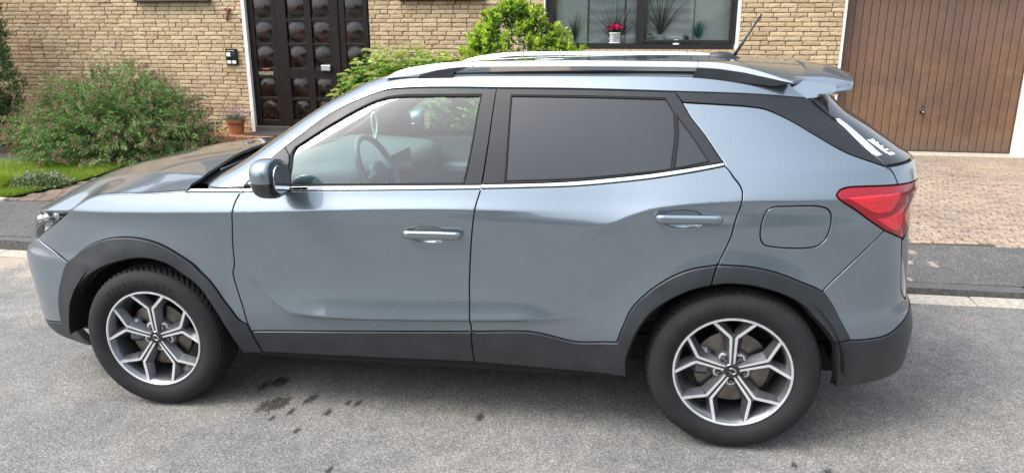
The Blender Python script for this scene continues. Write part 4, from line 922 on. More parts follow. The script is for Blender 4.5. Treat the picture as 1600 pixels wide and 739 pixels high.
# leaf and blade generators
def leafmat(name,stops,rough=.5,trans=.25):
    m=bpy.data.materials.new(name);m.use_nodes=True;nt=m.node_tree;b=nt.nodes['Principled BSDF']
    at=nt.nodes.new('ShaderNodeAttribute');at.attribute_name='tone'
    c=ramp(nt,at.outputs['Fac'],stops);nt.links.new(c,b.inputs['Base Color']);b.inputs['Roughness'].default_value=rough;b.inputs['Specular IOR Level'].default_value=.35
    tl=nt.nodes.new('ShaderNodeBsdfTranslucent');nt.links.new(mixc(nt,1.0,c,(1.25,1.3,.8),'MULTIPLY'),tl.inputs[0])
    mx=nt.nodes.new('ShaderNodeMixShader');mx.inputs[0].default_value=trans
    out=[n for n in nt.nodes if n.type=='OUTPUT_MATERIAL'][0]
    nt.links.new(b.outputs[0],mx.inputs[1]);nt.links.new(tl.outputs[0],mx.inputs[2]);nt.links.new(mx.outputs[0],out.inputs[0]);return m
def leaves(P,D,L,Wd,fold=.25,droop=.15,roll=.8):
    n=len(P);D=D/(np.linalg.norm(D,axis=1,keepdims=True)+1e-9)
    up=np.array([0,0,1.])+rng.normal(0,roll,(n,3));S=np.cross(D,up);S/=np.linalg.norm(S,axis=1,keepdims=True)+1e-9;U=np.cross(S,D)
    L=np.broadcast_to(L,(n,))[:,None];Wd=np.broadcast_to(Wd,(n,))[:,None]
    b=P;t=P+D*L-np.array([0,0,1])*L*droop;md=P+D*L*.45-U*Wd*fold
    l=P+D*L*.45+S*Wd*.5;r=P+D*L*.45-S*Wd*.5
    V=np.stack([b,l,t,r,md],1).reshape(-1,3);i=np.arange(n)[:,None]*5
    F=np.concatenate([i+np.array([[0,4,1]]),i+np.array([[1,4,2]]),i+np.array([[0,3,4]]),i+np.array([[4,3,2]])],1).reshape(-1,3)
    return V,F
def crown(name,sets,mat,parent,kind='stuff'):
    V=[];F=[];T=[];n=0
    for v,f,t in sets: V.append(v);F.append(f+n);T.append(np.repeat(t,len(v)//len(t)));n+=len(v)
    o=mk(name,np.vstack(V),np.vstack(F),mat,parent,attr={'tone':('POINT',np.concatenate(T))})
    if kind:o['kind']=kind
    return o
def unit(n,zmin=-1):
    v=rng.normal(size=(n*8+50,3));v/=np.linalg.norm(v,axis=1,keepdims=True);v=v[v[:,2]>zmin][:n];return v
# grass blades
n=46000;y=rng.uniform(2.74,4.9,n);x=np.array([lawn_x(q) for q in y])-rng.exponential(1.15,n)+rng.normal(0,.01,n);y=np.maximum(y,yb_(x)+.12+rng.uniform(-.02,.05,n))
k=x>-8;x,y=x[k],y[k];n=len(x);P=np.stack([x,y,gz(x,y)+.008],1);D=np.stack([rng.normal(0,.45,n),rng.normal(0,.45,n),np.ones(n)],1)
v,f=leaves(P,D,rng.uniform(.03,.075,n),rng.uniform(.004,.007,n),.1,.1)
gm=leafmat('grass_blades',[(0,(.09,.15,.014)),(.5,(.20,.30,.03)),(1,(.36,.42,.08))],.55,.35)
tn=np.clip(rng.normal(.5,.22,n)+.25*np.sin(x*3.1+y*1.7)*.6,0,1)
crown('grass',[(v,f,tn)],gm,None)
# edging and paved path beside the lawn
edge_m=plain('edging_stone',(.40,.37,.30),.9,0,.2,30,.3,kind='World')
pth_m,nt,b=M('path_paver');co=coords(nt,'World');oi=nt.nodes.new('ShaderNodeObjectInfo')
c=mixc(nt,.5,ramp(nt,oi.outputs['Random'],[(0,(.11,.075,.055)),(1,(.20,.145,.11))]),ramp(nt,noise(nt,co,14,5,.7),[(.3,(.08,.06,.045)),(.7,(.23,.18,.14))]));nt.links.new(c,b.inputs['Base Color']);b.inputs['Roughness'].default_value=.92;bump(nt,b,noise(nt,co,70,4),.4,.006)
eg=empty('lawn_edging');eg['kind']='structure'
for i in range(9):
    x0=-8.2+i*.45;y0=yb_(x0+.2)+.06;m=MB();m.box((-.218,-.03,-.10),(.218,.03,.028),.008,np.array(Matrix.Translation((x0,y0,float(gz(x0,y0))))@Matrix.Rotation(-.08,4,'Z')));m.build('edging_stone',edge_m,eg)
pv=tag(mk('garden_path',[(-5,2.7,-.2),(-1.6,2.5,-.2),(-1.6,6.6,-.2),(-4.5,6.6,-.2)],[(0,1,2,3)],soil),kind='structure')
def paverbox(name,x,y,lx,ly,mat,parent,me_cache,zf,rot=0,jit=.003):
    if 'v' not in me_cache:
        me_cache['v']=[]
        for i in range(6):
            m=MB();m.box((-lx/2+.004,-ly/2+.004,-.06),(lx/2-.004,ly/2-.004,0),.006);o=m.build('tmp',mat);V=np.array(m.V[0]);me_cache['v'].append(o.data);bpy.data.objects.remove(o)
    o=bpy.data.objects.new(name,me_cache['v'][int(rng.integers(6))]);h=.05
    zx=float(zf(x+h,y)-zf(x-h,y))/(2*h);zy=float(zf(x,y+h)-zf(x,y-h))/(2*h)
    o.location=(x,y,float(zf(x,y))+rng.uniform(-jit,jit));o.rotation_euler=(zy+rng.normal(0,.012),-zx+rng.normal(0,.012),rot+rng.normal(0,.012));return link(o,parent)
pc_={}
for r in range(34):
    y=2.62+r*.105
    for i in range(14):
        x=lawn_x(y)+.13+i*.205+(r%2)*.10
        if y<yb_(x)+.10 or x>-1.9 or (i>3 and r%3==0 and False): continue
        if i>8: continue
        paverbox('paver',x,y,.20,.10,pth_m,pv,pc_,lambda a,b_:gz(a,b_)+.004)
m=MB();G=[]
for y in np.linspace(2.6,6.6,20): G.append([(x,max(y,yb_(x)+.02),float(gz(x,max(y,yb_(x)+.02)))-.012) for x in np.linspace(lawn_x(y)-.02,-1.7,12)])
V=np.array(G).reshape(-1,3);m.grid(np.array(G));bpy.data.objects.remove(pv) if False else None
pv.data=m.build('tmp',plain('path_joints',(.10,.085,.065),.95,0,.25,40,.4,kind='World')).data;bpy.data.objects.remove(bpy.data.objects['tmp'])
# driveway of concrete block paving
dw_m,nt,b=M('driveway_paver');co=coords(nt,'World');oi=nt.nodes.new('ShaderNodeObjectInfo');at=nt.nodes.new('ShaderNodeAttribute');at.attribute_name='tone'
rv_=math_(nt,'FRACT',math_(nt,'ADD',oi.outputs['Random'],at.outputs['Fac']))
c=ramp(nt,rv_,[(0,(.20,.155,.115)),(.4,(.28,.22,.158)),(.7,(.31,.248,.185)),(1,(.245,.21,.17))])
vv=nd(nt,'ShaderNodeTexVoronoi');vv.inputs['Scale'].default_value=75;nt.links.new(co,vv.inputs['Vector']);bw=nt.nodes.new('ShaderNodeRGBToBW');nt.links.new(vv.outputs['Color'],bw.inputs[0])
c=mixc(nt,.42,c,ramp(nt,bw.outputs[0],[(.2,(.14,.105,.08)),(.5,(.33,.255,.19)),(.85,(.56,.46,.37))]))
c=mixc(nt,1.0,c,ramp(nt,noise(nt,co,1.1,4,.6),[(.3,(.82,.80,.80)),(.7,(1.12,1.08,1.04))]),'MULTIPLY')
nt.links.new(c,b.inputs['Base Color']);b.inputs['Roughness'].default_value=.92;bump(nt,b,vv.outputs['Distance'],.5,.006)
m=MB();G=[]
for t in np.linspace(0,1,12): G.append([(x,yb_(x)*(1-t)+(WY+.1)*t+.02*(1-t),float(gz(x,yb_(x)*(1-t)+WY*t))-.010) for x in np.linspace(3.75,8.6,12)])
m.grid(np.array(G));dwy=tag(m.build('driveway',plain('driveway_joints',(.055,.045,.035),.95,0,.25,40,.4,kind='World')),kind='structure')
cells=[]
for r in range(60):
    y=2.12+r*.082
    for i in range(32):
        x=3.72+i*.165+(.0825 if r%2 else 0)
        if y<yb_(x)+.05 or y>6.86 or x>8.5: continue
        cells.append((x,y))
def seen(x,y):
    u=(x-2.343)*.985+(y+3.806)*.172;w_=-(x-2.343)*.166+(y+3.806)*.949+ (1.6*.267);return 0.53<u/w_<.72
near_=sorted([c_ for c_ in cells if seen(*c_)],key=lambda c_:c_[1]);first=set(near_[:300]);dz_=lambda a,b_:gz(a,b_)
pc2={}
for c_ in near_[:300]: paverbox('paver',c_[0],c_[1],.160,.076,dw_m,dwy,pc2,dz_,jit=.004)
m=MB();tt=[]
for c_ in cells:
    if c_ in first: continue
    x,y=c_;z=float(gz(x,y))+rng.uniform(-.003,.003);q=.0775;m.add([(x-q,y-.0355,z-.003),(x+q,y-.0355,z-.003),(x+q,y+.0355,z+rng.uniform(-.003,.003)),(x-q,y+.0355,z+rng.uniform(-.003,.003)),(x-.081,y-.039,z-.02),(x+.081,y-.039,z-.02),(x+.081,y+.039,z-.02),(x-.081,y+.039,z-.02)],[(0,1,2,3),(4,5,1,0),(5,6,2,1),(6,7,3,2),(7,4,0,3)]);tt+=[rng.random()]*8
o=mk('paver',np.vstack(m.V),m.F,dw_m,dwy,attr={'tone':('POINT',tt)});o['kind']='stuff'
m=MB();m.box((4.9,6.88,.02),(7.3,7.2,.125),.01);m.build('threshold',plain('threshold_concrete',(.42,.38,.30),.9,0,.15,25,.2,kind='World'),dwy)
# ------------------------------------------------------------------ house
HOUSE=empty('brick_house',(0,WY,0),'yellow brick house with dark brown door, wide window and garage behind the car','house')
def hx(x,y,z): return (x,y-WY,z)
def sc(x,z,Y):
    k=(Y+3.806)/(WY+3.806);return 2.343+(x-2.343)*k,1.733+(z-1.733)*k
bm_,nt,b=M('yellow_brick');co=coords(nt,'World');oi=nt.nodes.new('ShaderNodeObjectInfo');at=nt.nodes.new('ShaderNodeAttribute');at.attribute_name='tone'
rv_=math_(nt,'FRACT',math_(nt,'ADD',oi.outputs['Random'],at.outputs['Fac']))
c=ramp(nt,rv_,[(0,(.44,.325,.195)),(.3,(.53,.405,.245)),(.6,(.60,.475,.295)),(.85,(.52,.415,.27)),(1,(.48,.345,.215))])
n3=noise(nt,co,38,5,.7);c=mixc(nt,1.0,c,ramp(nt,n3,[(.25,(.74,.71,.68)),(.5,(1,1,1)),(.75,(1.12,1.10,1.06))]),'MULTIPLY')
n4=noise(nt,co,.55,4,.6);c=mixc(nt,math_(nt,'MULTIPLY',ramp(nt,n4,[(.42,(0,0,0)),(.62,(1,1,1))]),.55),c,mixc(nt,1.0,c,(.78,.72,.74),'MULTIPLY'))
sx=nt.nodes.new('ShaderNodeSeparateXYZ');nt.links.new(co,sx.inputs[0])
lm=math_(nt,'MULTIPLY_ADD',sx.outputs[0],-.42,-2.55,True);c=mixc(nt,math_(nt,'MULTIPLY',lm,.75),c,mixc(nt,1.0,c,(.80,.72,.73),'MULTIPLY'))
nt.links.new(c,b.inputs['Base Color']);b.inputs['Roughness'].default_value=.92;b.inputs['Specular IOR Level'].default_value=.2
bump(nt,b,noise(nt,co,60,5,.75),.45,.006)
mort=plain('dark_mortar',(.150,.128,.095),.95,0,.2,50,.5,kind='World')
OPEN=[(-3.70,-1.69,-1,2.42),(.90,3.585,1.475,3.05),(4.93,7.22,-1,2.32)]
CH,CL=.0612,.2195
def brickmesh(L,h):
    nx,nz=5,3;xs=np.linspace(-L/2+.0050,L/2-.0050,nx);zs=np.linspace(-h/2+.0052,h/2-.0052,nz);V=[]
    for j,z in enumerate(zs):
        for i,x in enumerate(xs):
            e=(i in(0,nx-1))or(j in(0,nz-1))
            V.append((x+rng.normal(0,.0025),(0.0015 if e else -.001)+rng.normal(0,.0013),z+rng.normal(0,.0017)))
    F=[(j*nx+i,j*nx+i+1,(j+1)*nx+i+1,(j+1)*nx+i) for j in range(nz-1) for i in range(nx-1)]
    n0=len(V);ring=[0*nx+i for i in range(nx)]+[j*nx+nx-1 for j in range(1,nz)]+[(nz-1)*nx+i for i in range(nx-2,-1,-1)]+[j*nx for j in range(nz-2,0,-1)]
    for r in ring: V.append((V[r][0],.04,V[r][2]))
    m=len(ring)
    for i in range(m): F.append((ring[i],n0+i,n0+(i+1)%m,ring[(i+1)%m]))
    return np.array(V),F
vars_=[brickmesh(CL,CH) for _ in range(14)];halfs=[brickmesh(CL/2,CH) for _ in range(6)]
bricks=[]
for r in range(-3,46):
    z=.030+r*CH;off=(.11 if r%2 else 0)+rng.choice([0,.055,-.03]);x=-9.6+off
    while x<5.2:
        L=CL if rng.random()>.13 else CL/2
        xc=x+L/2;x0,x1=xc-L/2,xc+L/2;x+=L
        # clip against openings
        bad=False
        for a0,a1,b0,b1 in OPEN:
            if z+CH*.4>b0 and z-CH*.4<b1:
                if x0>=a0-.01 and x1<=a1+.01: bad=True
                elif x0<a0<x1: x1=a0
                elif x0<a1<x1: x0=a1
        if x1>4.93: x1=min(x1,4.93)
        if bad or x1-x0<.03: continue
        bricks.append(((x0+x1)/2,z,x1-x0))
wall=MB()
for a0,a1,b0,b1 in((-9.6,-3.70,-.2,3.2),(-3.70,-1.69,2.42,3.2),(-1.69,.90,-.2,3.2),(.90,3.585,-.2,1.475),(.90,3.585,3.05,3.2),(3.585,4.93,-.2,3.2),(4.93,7.22,2.32,3.2)): wall.box(hx(a0,WY+.013,b0),hx(a1,WY+.30,b1))
wl=wall.build('wall',mort,HOUSE)
upm=plain('upper_brick',(.46,.35,.21),.9,0,.12,14,.2,kind='World');m=MB();m.box(hx(-9.6,WY+.004,3.2),hx(7.22,WY+.30,5.9));m.build('wall',upm,HOUSE)
m=MB();m.prism([(-.55,5.75),(-.5,5.95),(4.2,9.0),(9.2,5.9),(9.2,5.75)],-10.0,7.6,axis=0);m.build('roof',plain('roof_tiles',(.10,.06,.05),.8,0,.2,10,.2),HOUSE)
m=MB();m.box(hx(-9.6,WY+.31,-.2),hx(-9.3,WY+9,5.8));m.box(hx(7.2,WY+.5,-.2),hx(7.5,WY+9,5.8));m.build('side_wall',upm,HOUSE)
for x0_,x1_ in((-5.3,-4.3),(-1.1,-.05),(1.2,3.2),(5.2,7.0)):
    m=MB();m.box(hx(x0_,WY-.012,3.5),hx(x1_,WY+.02,4.9));uw=m.build('window',MAT['gloss'],HOUSE);m=MB();m.box(hx(x0_-.06,WY-.03,3.42),hx(x1_+.06,WY+.0,3.50));m.build('sill',bpy.data.materials['chrome'] if False else plain('sill_grey',(.3,.3,.29),.7),uw)
def score(x,z):
    if z<1.15 or z>2.2: return -1
    if -1.69<x<-.1 and z>1.42: return 3
    if 3.585<x<4.93 and z>1.22: return 4
    if -4.9<x<-3.7 and z>.75: return 2
    if -8<x<-3.7 and z>1.3: return 1+x*.05
    if -.1<=x<.9 and z>1.9: return 1
    return -1
order=sorted(range(len(bricks)),key=lambda i:-score(bricks[i][0],bricks[i][1]));sel_=[i for i in order[:300] if score(bricks[i][0],bricks[i][1])>-1]
selset=set(sel_);bmesh_cache={}
def bvar(L):
    V,F=(vars_[int(rng.integers(14))] if L>CL*.75 else halfs[int(rng.integers(6))]);return V,F,(CL if L>CL*.75 else CL/2)
for i in sel_:
    x,z,L=bricks[i];full=L>CL*.75;k=int(rng.integers(14 if full else 6));key=(full,k)
    if key not in bmesh_cache:
        V,F=(vars_ if full else halfs)[k];o=mk('brick',V,F,bm_);bmesh_cache[key]=o.data;bpy.data.objects.remove(o)
    o=bpy.data.objects.new('brick',bmesh_cache[key]);o.location=hx(x,WY+rng.normal(0,.003),z+rng.normal(0,.0012));o.scale=((L-.002)/(CL if full else CL/2),1,1);o.rotation_euler=(rng.normal(0,.006),rng.normal(0,.006),rng.normal(0,.008));link(o,wl)
m=MB();tt=[]
for i,(x,z,L) in enumerate(bricks):
    if i in selset: continue
    V,F,L0=bvar(L);V=V.copy();V[:,0]*=(L-.002)/L0;V=V+np.array(hx(x,WY+rng.normal(0,.003),z));m.add(V,F);tt+=[rng.random()]*len(V)
o=mk('brick',np.vstack(m.V),m.F,bm_,wl,attr={'tone':('POINT',tt)});o['kind']='stuff'
brown=plain('dark_brown_wood',(.011,.0065,.0055),.5,0,.25,14,.05,0,.25,kind='World')
whitep=plain('white_render',(.70,.69,.66),.85,0,.06,8,.15,kind='World')
# door set
DY=WY+.07
de=empty('entrance_door',hx(0,0+DY,0),parent=HOUSE)
def dbox(mb,x0,x1,z0,z1,y0,y1,bev=.004):
    (a,b_),(c_,d_)=sc(x0,z0,DY),sc(x1,z1,DY);mb.box((a,y0,b_),(c_,y1,d_),bev)
m=MB();m.box((-3.70,-.085,.05),(-3.640,.02,2.42),.003);m.build('reveal',whitep,de)
m=MB()
for x0,x1 in((-3.64,-3.505),(-3.225,-3.155),(-2.150,-2.055),(-1.775,-1.700)): dbox(m,x0,x1,.285,2.40,-.02,.05)
for z0,z1 in((.285,.385),(.685,.735),(1.015,1.175),(1.505,1.54),(1.855,1.89),(2.225,2.40)):
    dbox(m,-3.51,-3.22,z0,z1,-.014,.045);dbox(m,-2.06,-1.77,z0,z1,-.014,.045)
dbox(m,-3.16,-2.14,2.30,2.40,-.02,.05)
m.build('door_frame',brown,de)
m=MB()
for x0,x1 in((-3.150,-2.975),(-2.685,-2.580),(-2.295,-2.155)): dbox(m,x0,x1,.29,2.295,-.034,.02)
for z0,z1 in((.29,.39),(.685,.735),(1.025,1.175),(1.505,1.54),(1.855,1.89),(2.215,2.295)): dbox(m,-2.98,-2.29,z0,z1,-.031,.018)
m.build('door_leaf',brown,de)
dgl=bpy.data.materials.new('bullseye_glass');dgl.use_nodes=True;nt=dgl.node_tree;b=nt.nodes['Principled BSDF'];co=coords(nt,'World')
c=ramp(nt,noise(nt,co,5,4,.6,2.5),[(.35,(.003,.003,.003)),(.55,(.014,.012,.009)),(.62,(.045,.006,.008)),(.72,(.010,.014,.008))]);nt.links.new(c,b.inputs['Base Color']);b.inputs['Roughness'].default_value=.04;b.inputs['Specular IOR Level'].default_value=.55;bump(nt,b,noise(nt,co,14,2,.5,1.5),.25,.01)
def bull(x0,x1,z0,z1):
    (a,b_),(c_,d_)=sc(x0,z0,DY),sc(x1,z1,DY);u=np.linspace(0,1,17);X,Z=np.meshgrid(a+(c_-a)*u,b_+(d_-b_)*u);cx_,cz_=(a+c_)/2,(b_+d_)/2;r=np.hypot((X-cx_),(Z-cz_))/((c_-a)*.47)
    r=np.hypot(X-cx_,Z-cz_)/((c_-a)*.50);d=.022*np.clip(1-r**2,0,1)**.8;m=MB();m.grid(np.stack([X,-.002-d,Z],-1));m.build('pane',dgl,de,True)
for x0,x1 in((-3.505,-3.225),(-2.975,-2.685),(-2.580,-2.295),(-2.055,-1.775)):
    for z0,z1 in((.385,.685),(.735,1.02),(1.175,1.505),(1.54,1.855),(1.89,2.22)): bull(x0,x1,z0,z1)
m=MB();dbox(m,-2.46,-2.30,1.135,1.225,-.085,-.034,.012);m.build('door_handle',MAT['satin'],de)
m=MB();dbox(m,-3.50,-3.26,1.065,1.115,-.02,.0,.002);m.build('letter_flap',plain('brass_plate',(.35,.30,.22),.35,.8,.15,30),de)
m=MB();dbox(m,-3.43,-3.32,1.150,1.166,-.018,.0,.001);m.build('name_strip',plain('red_label',(.45,.07,.04),.5),de)
# window
WD=WY+.09;we=empty('window',hx(0,WD,0),parent=HOUSE)
def wb(mb,x0,x1,z0,z1,y0,y1,bev=.004):
    (a,b_),(c_,d_)=sc(x0,z0,WD),sc(x1,z1,WD);mb.box((a,y0,b_),(c_,y1,d_),bev)
dkf=plain('dark_window_frame',(.014,.012,.012),.4,0,.1,20,.03,kind='World')
m=MB();wb(m,.945,1.045,1.49,2.95,-.02,.05);wb(m,3.475,3.525,1.49,2.95,-.02,.05);wb(m,.945,3.525,1.475,1.555,-.026,.05);wb(m,2.195,2.315,1.55,2.95,-.03,.05);wb(m,.945,3.525,2.88,2.97,-.02,.05);m.build('window_frame',dkf,we)
m=MB();wb(m,2.325,3.47,1.560,1.600,-.036,.04);wb(m,2.325,2.345,1.6,2.9,-.03,.04);wb(m,3.45,3.475,1.6,2.9,-.03,.04);m.build('sash',dkf,we)
m=MB();m.box((3.548,-.095,1.46),(3.590,.02,3.05),.003);m.box((.90,-.095,1.46),(.925,.02,3.05),.003);m.build('reveal',whitep,we)
m=MB();wb(m,1.0,2.22,1.54,2.92,.012,.016,0);m.build('pane',glass('house_glass',(.95,.985,.97),ior=1.5),we)
m=MB();wb(m,2.34,3.455,1.59,2.92,-.004,.0,0);m.build('pane',bpy.data.materials['house_glass'],we)
m=MB()
for i in range(24): m.box((.92+i*.1105,-.10,1.405),(.92+i*.1105+.1015,.0,1.468),.006)
o=m.build('window_sill',bm_,we);o['kind']='stuff'
# room behind the window
m=MB();m.box(hx(.5,WY+.305,1.2),hx(4.1,WY+2.5,3.1));V=np.vstack(m.V)
rm=mk('room',V,[f[::-1] for f in m.F if True],plain('room_wall',(.50,.48,.44),.9,0,.03,5,kind='World'),HOUSE)
m=MB();m.box(hx(.94,WY-.02,1.45),hx(3.6,WY+.20,1.535));m.build('inner_sill',plain('inner_sill_stone',(.6,.59,.56),.4,0,.05,20,kind='World'),we)
cm,nt,b=M('printed_curtain');co=coords(nt,'World');sx=nt.nodes.new('ShaderNodeSeparateXYZ');nt.links.new(co,sx.inputs[0])
wv=nd(nt,'ShaderNodeTexWave');wv.wave_type='BANDS';wv.bands_direction='Z';wv.inputs['Scale'].default_value=2.2;wv.inputs['Distortion'].default_value=3;nt.links.new(co,wv.inputs['Vector'])
c=ramp(nt,wv.outputs['Fac'],[(.2,(.72,.72,.74)),(.8,(.90,.89,.90))]);nt.links.new(c,b.inputs['Base Color']);b.inputs['Roughness'].default_value=.95
cp=plain('plain_curtain',(.88,.90,.87),.95,0,.04,6,kind='World')
for x0,x1,mt in((1.06,1.50,cp),(1.53,2.02,cm),(2.05,2.40,cm),(2.40,2.98,cm),(3.00,3.52,cp)):
    u=np.linspace(0,1,30);G=[[(x0+(x1-x0)*q,WY+.16+.008*math.sin(q*9+x0)-WY,z) for q in u] for z in(1.537,3.0)];m=MB();m.grid(np.array(G));m.build('curtain',mt,we,True)
# ledges above, second-floor sills
for x0,x1 in((-5.44,-4.18),(-1.22,.05)):
    m=MB();m.box(hx(x0,WY-.10,2.150),hx(x1,WY+.06,2.20),.006);m.build('window_sill',plain('slate_sill',(.07,.06,.05),.7,0,.1,20),HOUSE)
# garage door
GD=WY+.12;ge=empty('garage_door',hx(0,GD,0),parent=HOUSE)
gmt,nt,b=M('brown_garage_paint');co=coords(nt,'World');n1=noise(nt,co,1.6,5,.6);n2=noise(nt,co,7,5,.65)
c=ramp(nt,n1,[(.35,(.130,.075,.047)),(.55,(.180,.100,.056)),(.75,(.145,.087,.058))]);c=mixc(nt,1.0,c,ramp(nt,n2,[(.3,(.86,.86,.86)),(.7,(1.12,1.1,1.08))]),'MULTIPLY')
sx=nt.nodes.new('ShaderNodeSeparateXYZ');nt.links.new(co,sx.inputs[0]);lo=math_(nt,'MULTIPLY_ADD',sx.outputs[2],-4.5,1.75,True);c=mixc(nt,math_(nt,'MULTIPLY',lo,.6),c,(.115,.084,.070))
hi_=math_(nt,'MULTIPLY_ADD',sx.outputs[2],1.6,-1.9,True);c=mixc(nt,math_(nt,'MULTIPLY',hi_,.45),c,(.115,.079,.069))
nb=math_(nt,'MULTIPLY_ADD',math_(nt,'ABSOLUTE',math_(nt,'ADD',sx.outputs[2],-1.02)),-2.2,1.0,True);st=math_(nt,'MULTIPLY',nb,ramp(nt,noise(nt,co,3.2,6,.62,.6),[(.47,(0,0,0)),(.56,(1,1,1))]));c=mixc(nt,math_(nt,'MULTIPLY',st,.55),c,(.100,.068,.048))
nt.links.new(c,b.inputs['Base Color']);b.inputs['Roughness'].default_value=.6
nb_=22;X0,X1=4.965,7.235;wbd=(X1-X0)/nb_
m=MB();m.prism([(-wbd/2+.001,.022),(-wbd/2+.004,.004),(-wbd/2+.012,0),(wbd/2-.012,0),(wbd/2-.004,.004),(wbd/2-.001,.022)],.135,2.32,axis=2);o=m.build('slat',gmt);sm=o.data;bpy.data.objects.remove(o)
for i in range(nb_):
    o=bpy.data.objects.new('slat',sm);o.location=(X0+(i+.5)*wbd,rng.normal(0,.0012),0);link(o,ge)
m=MB();m.box((X0,.016,.13),(X1,.03,2.33));m.build('backing',plain('groove_brown',(.04,.025,.018),.8),ge)
m=MB();m.box((X0-.03,-.012,.125),(X1+.01,.03,.150),.004);m.box((X0-.035,-.012,.12),(X0,.03,2.33),.004);m.box((X1-.004,-.012,.12),(X1+.03,.03,2.33),.004);m.build('door_frame',plain('brown_frame',(.075,.045,.035),.6),ge)
m=MB();kx,kz=sc(6.03,.675,GD);m.lathe([(.030,0),(.028,-.006),(.012,-.010),(.011,-.030),(.026,-.040),(.026,-.052),(.012,-.060),(.0001,-.061)],20,np.array(Matrix.Translation((kx,0,kz))));m.box((kx-.006,-.004,kz+.05),(kx+.006,0,kz+.09),.002);m.build('knob',MAT['gloss'],ge,True,angle=40)
m=MB();m.lathe([(.010,-.0615),(.009,-.0635),(.0001,-.064)],14,np.array(Matrix.Translation((kx,0,kz))));m.build('lock',MAT['chrome'],ge,True)
m=MB();m.box(hx(4.905,WY-.004,.02),hx(4.938,WY+.12,2.32));m.build('reveal',whitep,HOUSE)
pw_=tag(None or MB().box((7.24,WY-.10,-.1),(7.62,WY+.4,3.2),.015).box((7.62,WY-.06,-.1),(11.5,WY+.4,3.2)).build('rendered_wall',whitep),'white rendered wall beside the brown garage door','wall')
# steps
stp=empty('doorstep',hx(0,WY,0),parent=HOUSE)
ter=plain('terracotta_tile',(.36,.165,.085),.6,0,.15,9,.1,kind='World');grt=plain('tile_grout',(.22,.17,.13),.95,0,.1,30,kind='World')
m=MB();m.box((-4.27,-.555,-.15),(-1.60,-.001,.185));m.build('step_core',grt,stp)
for i in range(9):
    x0=-4.285+i*.30
    m=MB();m.box((x0+.004,-.575,.012),(x0+.296,-.553,.196),.004);m.build('tile',ter,stp)
    for j in range(2):
        m=MB();m.box((x0+.004,-.550+j*.278,.182),(x0+.296,-.550+j*.278+.272,.198),.004);m.build('tile',ter,stp)
m=MB();m.box((-3.62,-.03,.198),(-1.72,.03,.285),.004);m.build('threshold',plain('threshold_stone',(.06,.055,.05),.7),stp)
m=MB();m.box((-3.58,6.56,.1985),(-2.6,6.98,.212),.004);tag(m.build('doormat',plain('doormat_fibre',(.045,.045,.047),.95,0,.25,120,.4)),'dark grey doormat lying on the tiled step at the door','doormat')
# letter plate, number, planters
ic=empty('doorbell_panel',(-3.925,WY-.022,1.33),'black doorbell panel with white name labels on the brick wall','doorbell')
m=MB();m.box((-.098,-.012,-.125),(.098,.02,.125),.014);m.build('plate',MAT['gloss'],ic)
for x0,z0,mt in((-.075,.012,'white'),(-.072,-.095,'white'),(.012,-.095,'white'),(.012,.012,'frame')): m=MB();m.box((x0,-.016,z0),(x0+.066,-.012,z0+(.058 if z0>0 else .045)),.002);m.build('name_label',MAT[mt],ic)
m=MB()
for i in range(9): m.box((-.06+i*.0135,-.0135,.095),(-.051+i*.0135,-.0118,.103))
o=m.build('embossed_line',MAT['white'],ic);o['kind']='stuff'
cu=bpy.data.curves.new('n','FONT');cu.body='7';cu.size=.235;cu.extrude=.012;cu.bevel_depth=.002;o=bpy.data.objects.new('n',cu);COL.objects.link(o);bpy.context.view_layer.update();me=o.to_mesh();V=np.array([v.co[:] for v in me.vertices]);Fs=[list(p.vertices) for p in me.polygons];o.to_mesh_clear();bpy.data.objects.remove(o)
V[:,0]*=.95;nm=mk('house_number',np.stack([V[:,0]-3.985,WY-.02-V[:,2],V[:,1]+1.885],1),Fs,plain('oxide_red_paint',(.16,.05,.035),.6));tag(nm,'reddish brown house number 7 mounted on the yellow bricks','house number')
def pot(name,loc,prof,mat,label,cat):
    e=empty(name,loc,label,cat);m=MB();m.lathe(prof,28,rotm('X',R(90)));m.build('pot',mat,e,True,angle=40);return e
tp=pot('flower_pot',(-3.785,6.72,.198),[(.0001,0.004),(.105,0),(.128,.17),(.145,.175),(.146,.225),(.134,.225),(.128,.19),(.0001,.185)],plain('terracotta_pot',(.42,.17,.075),.75,0,.12,10,.1),'terracotta pot of lavender on the tiled step beside the door','flower pot')
n=150;D=unit(n,.15);P=np.array([0,0,.19])+D*[.05,.05,0];v,f=leaves(P,D,rng.uniform(.12,.24,n),.012,.2,.02,.5);n2=160;st=unit(n2,.35);P2=np.array([0,0,.19])+st*rng.uniform(.16,.27,n2)[:,None];v2,f2=leaves(P2,st+rng.normal(0,.5,(n2,3)),.028,.018,.2,0,1)
crown('lavender',[(v,f,rng.uniform(0,.45,n)),(v2,f2,rng.uniform(.75,1,n2))],leafmat('lavender_leaf',[(0,(.10,.16,.12)),(.5,(.22,.30,.26)),(.7,(.30,.16,.30)),(1,(.42,.20,.34))],.6),tp)
tp=pot('planter_barrel',(-7.78,6.45,.04),[(.0001,.0),(.20,0),(.26,.55),(.285,.60),(.285,.68),(.25,.68),(.24,.60),(.0001,.58)],plain('dark_barrel',(.018,.016,.016),.7,0,.2,12),'dark round planter with rusty rim beside the conifer','planter')
m=MB();m.lathe([(.287,.655),(.292,.69),(.28,.71),(.262,.70)],28,rotm('X',R(90)));m.build('rim',plain('rust',(.20,.085,.045),.85,0,.25,18,.2),tp,True)
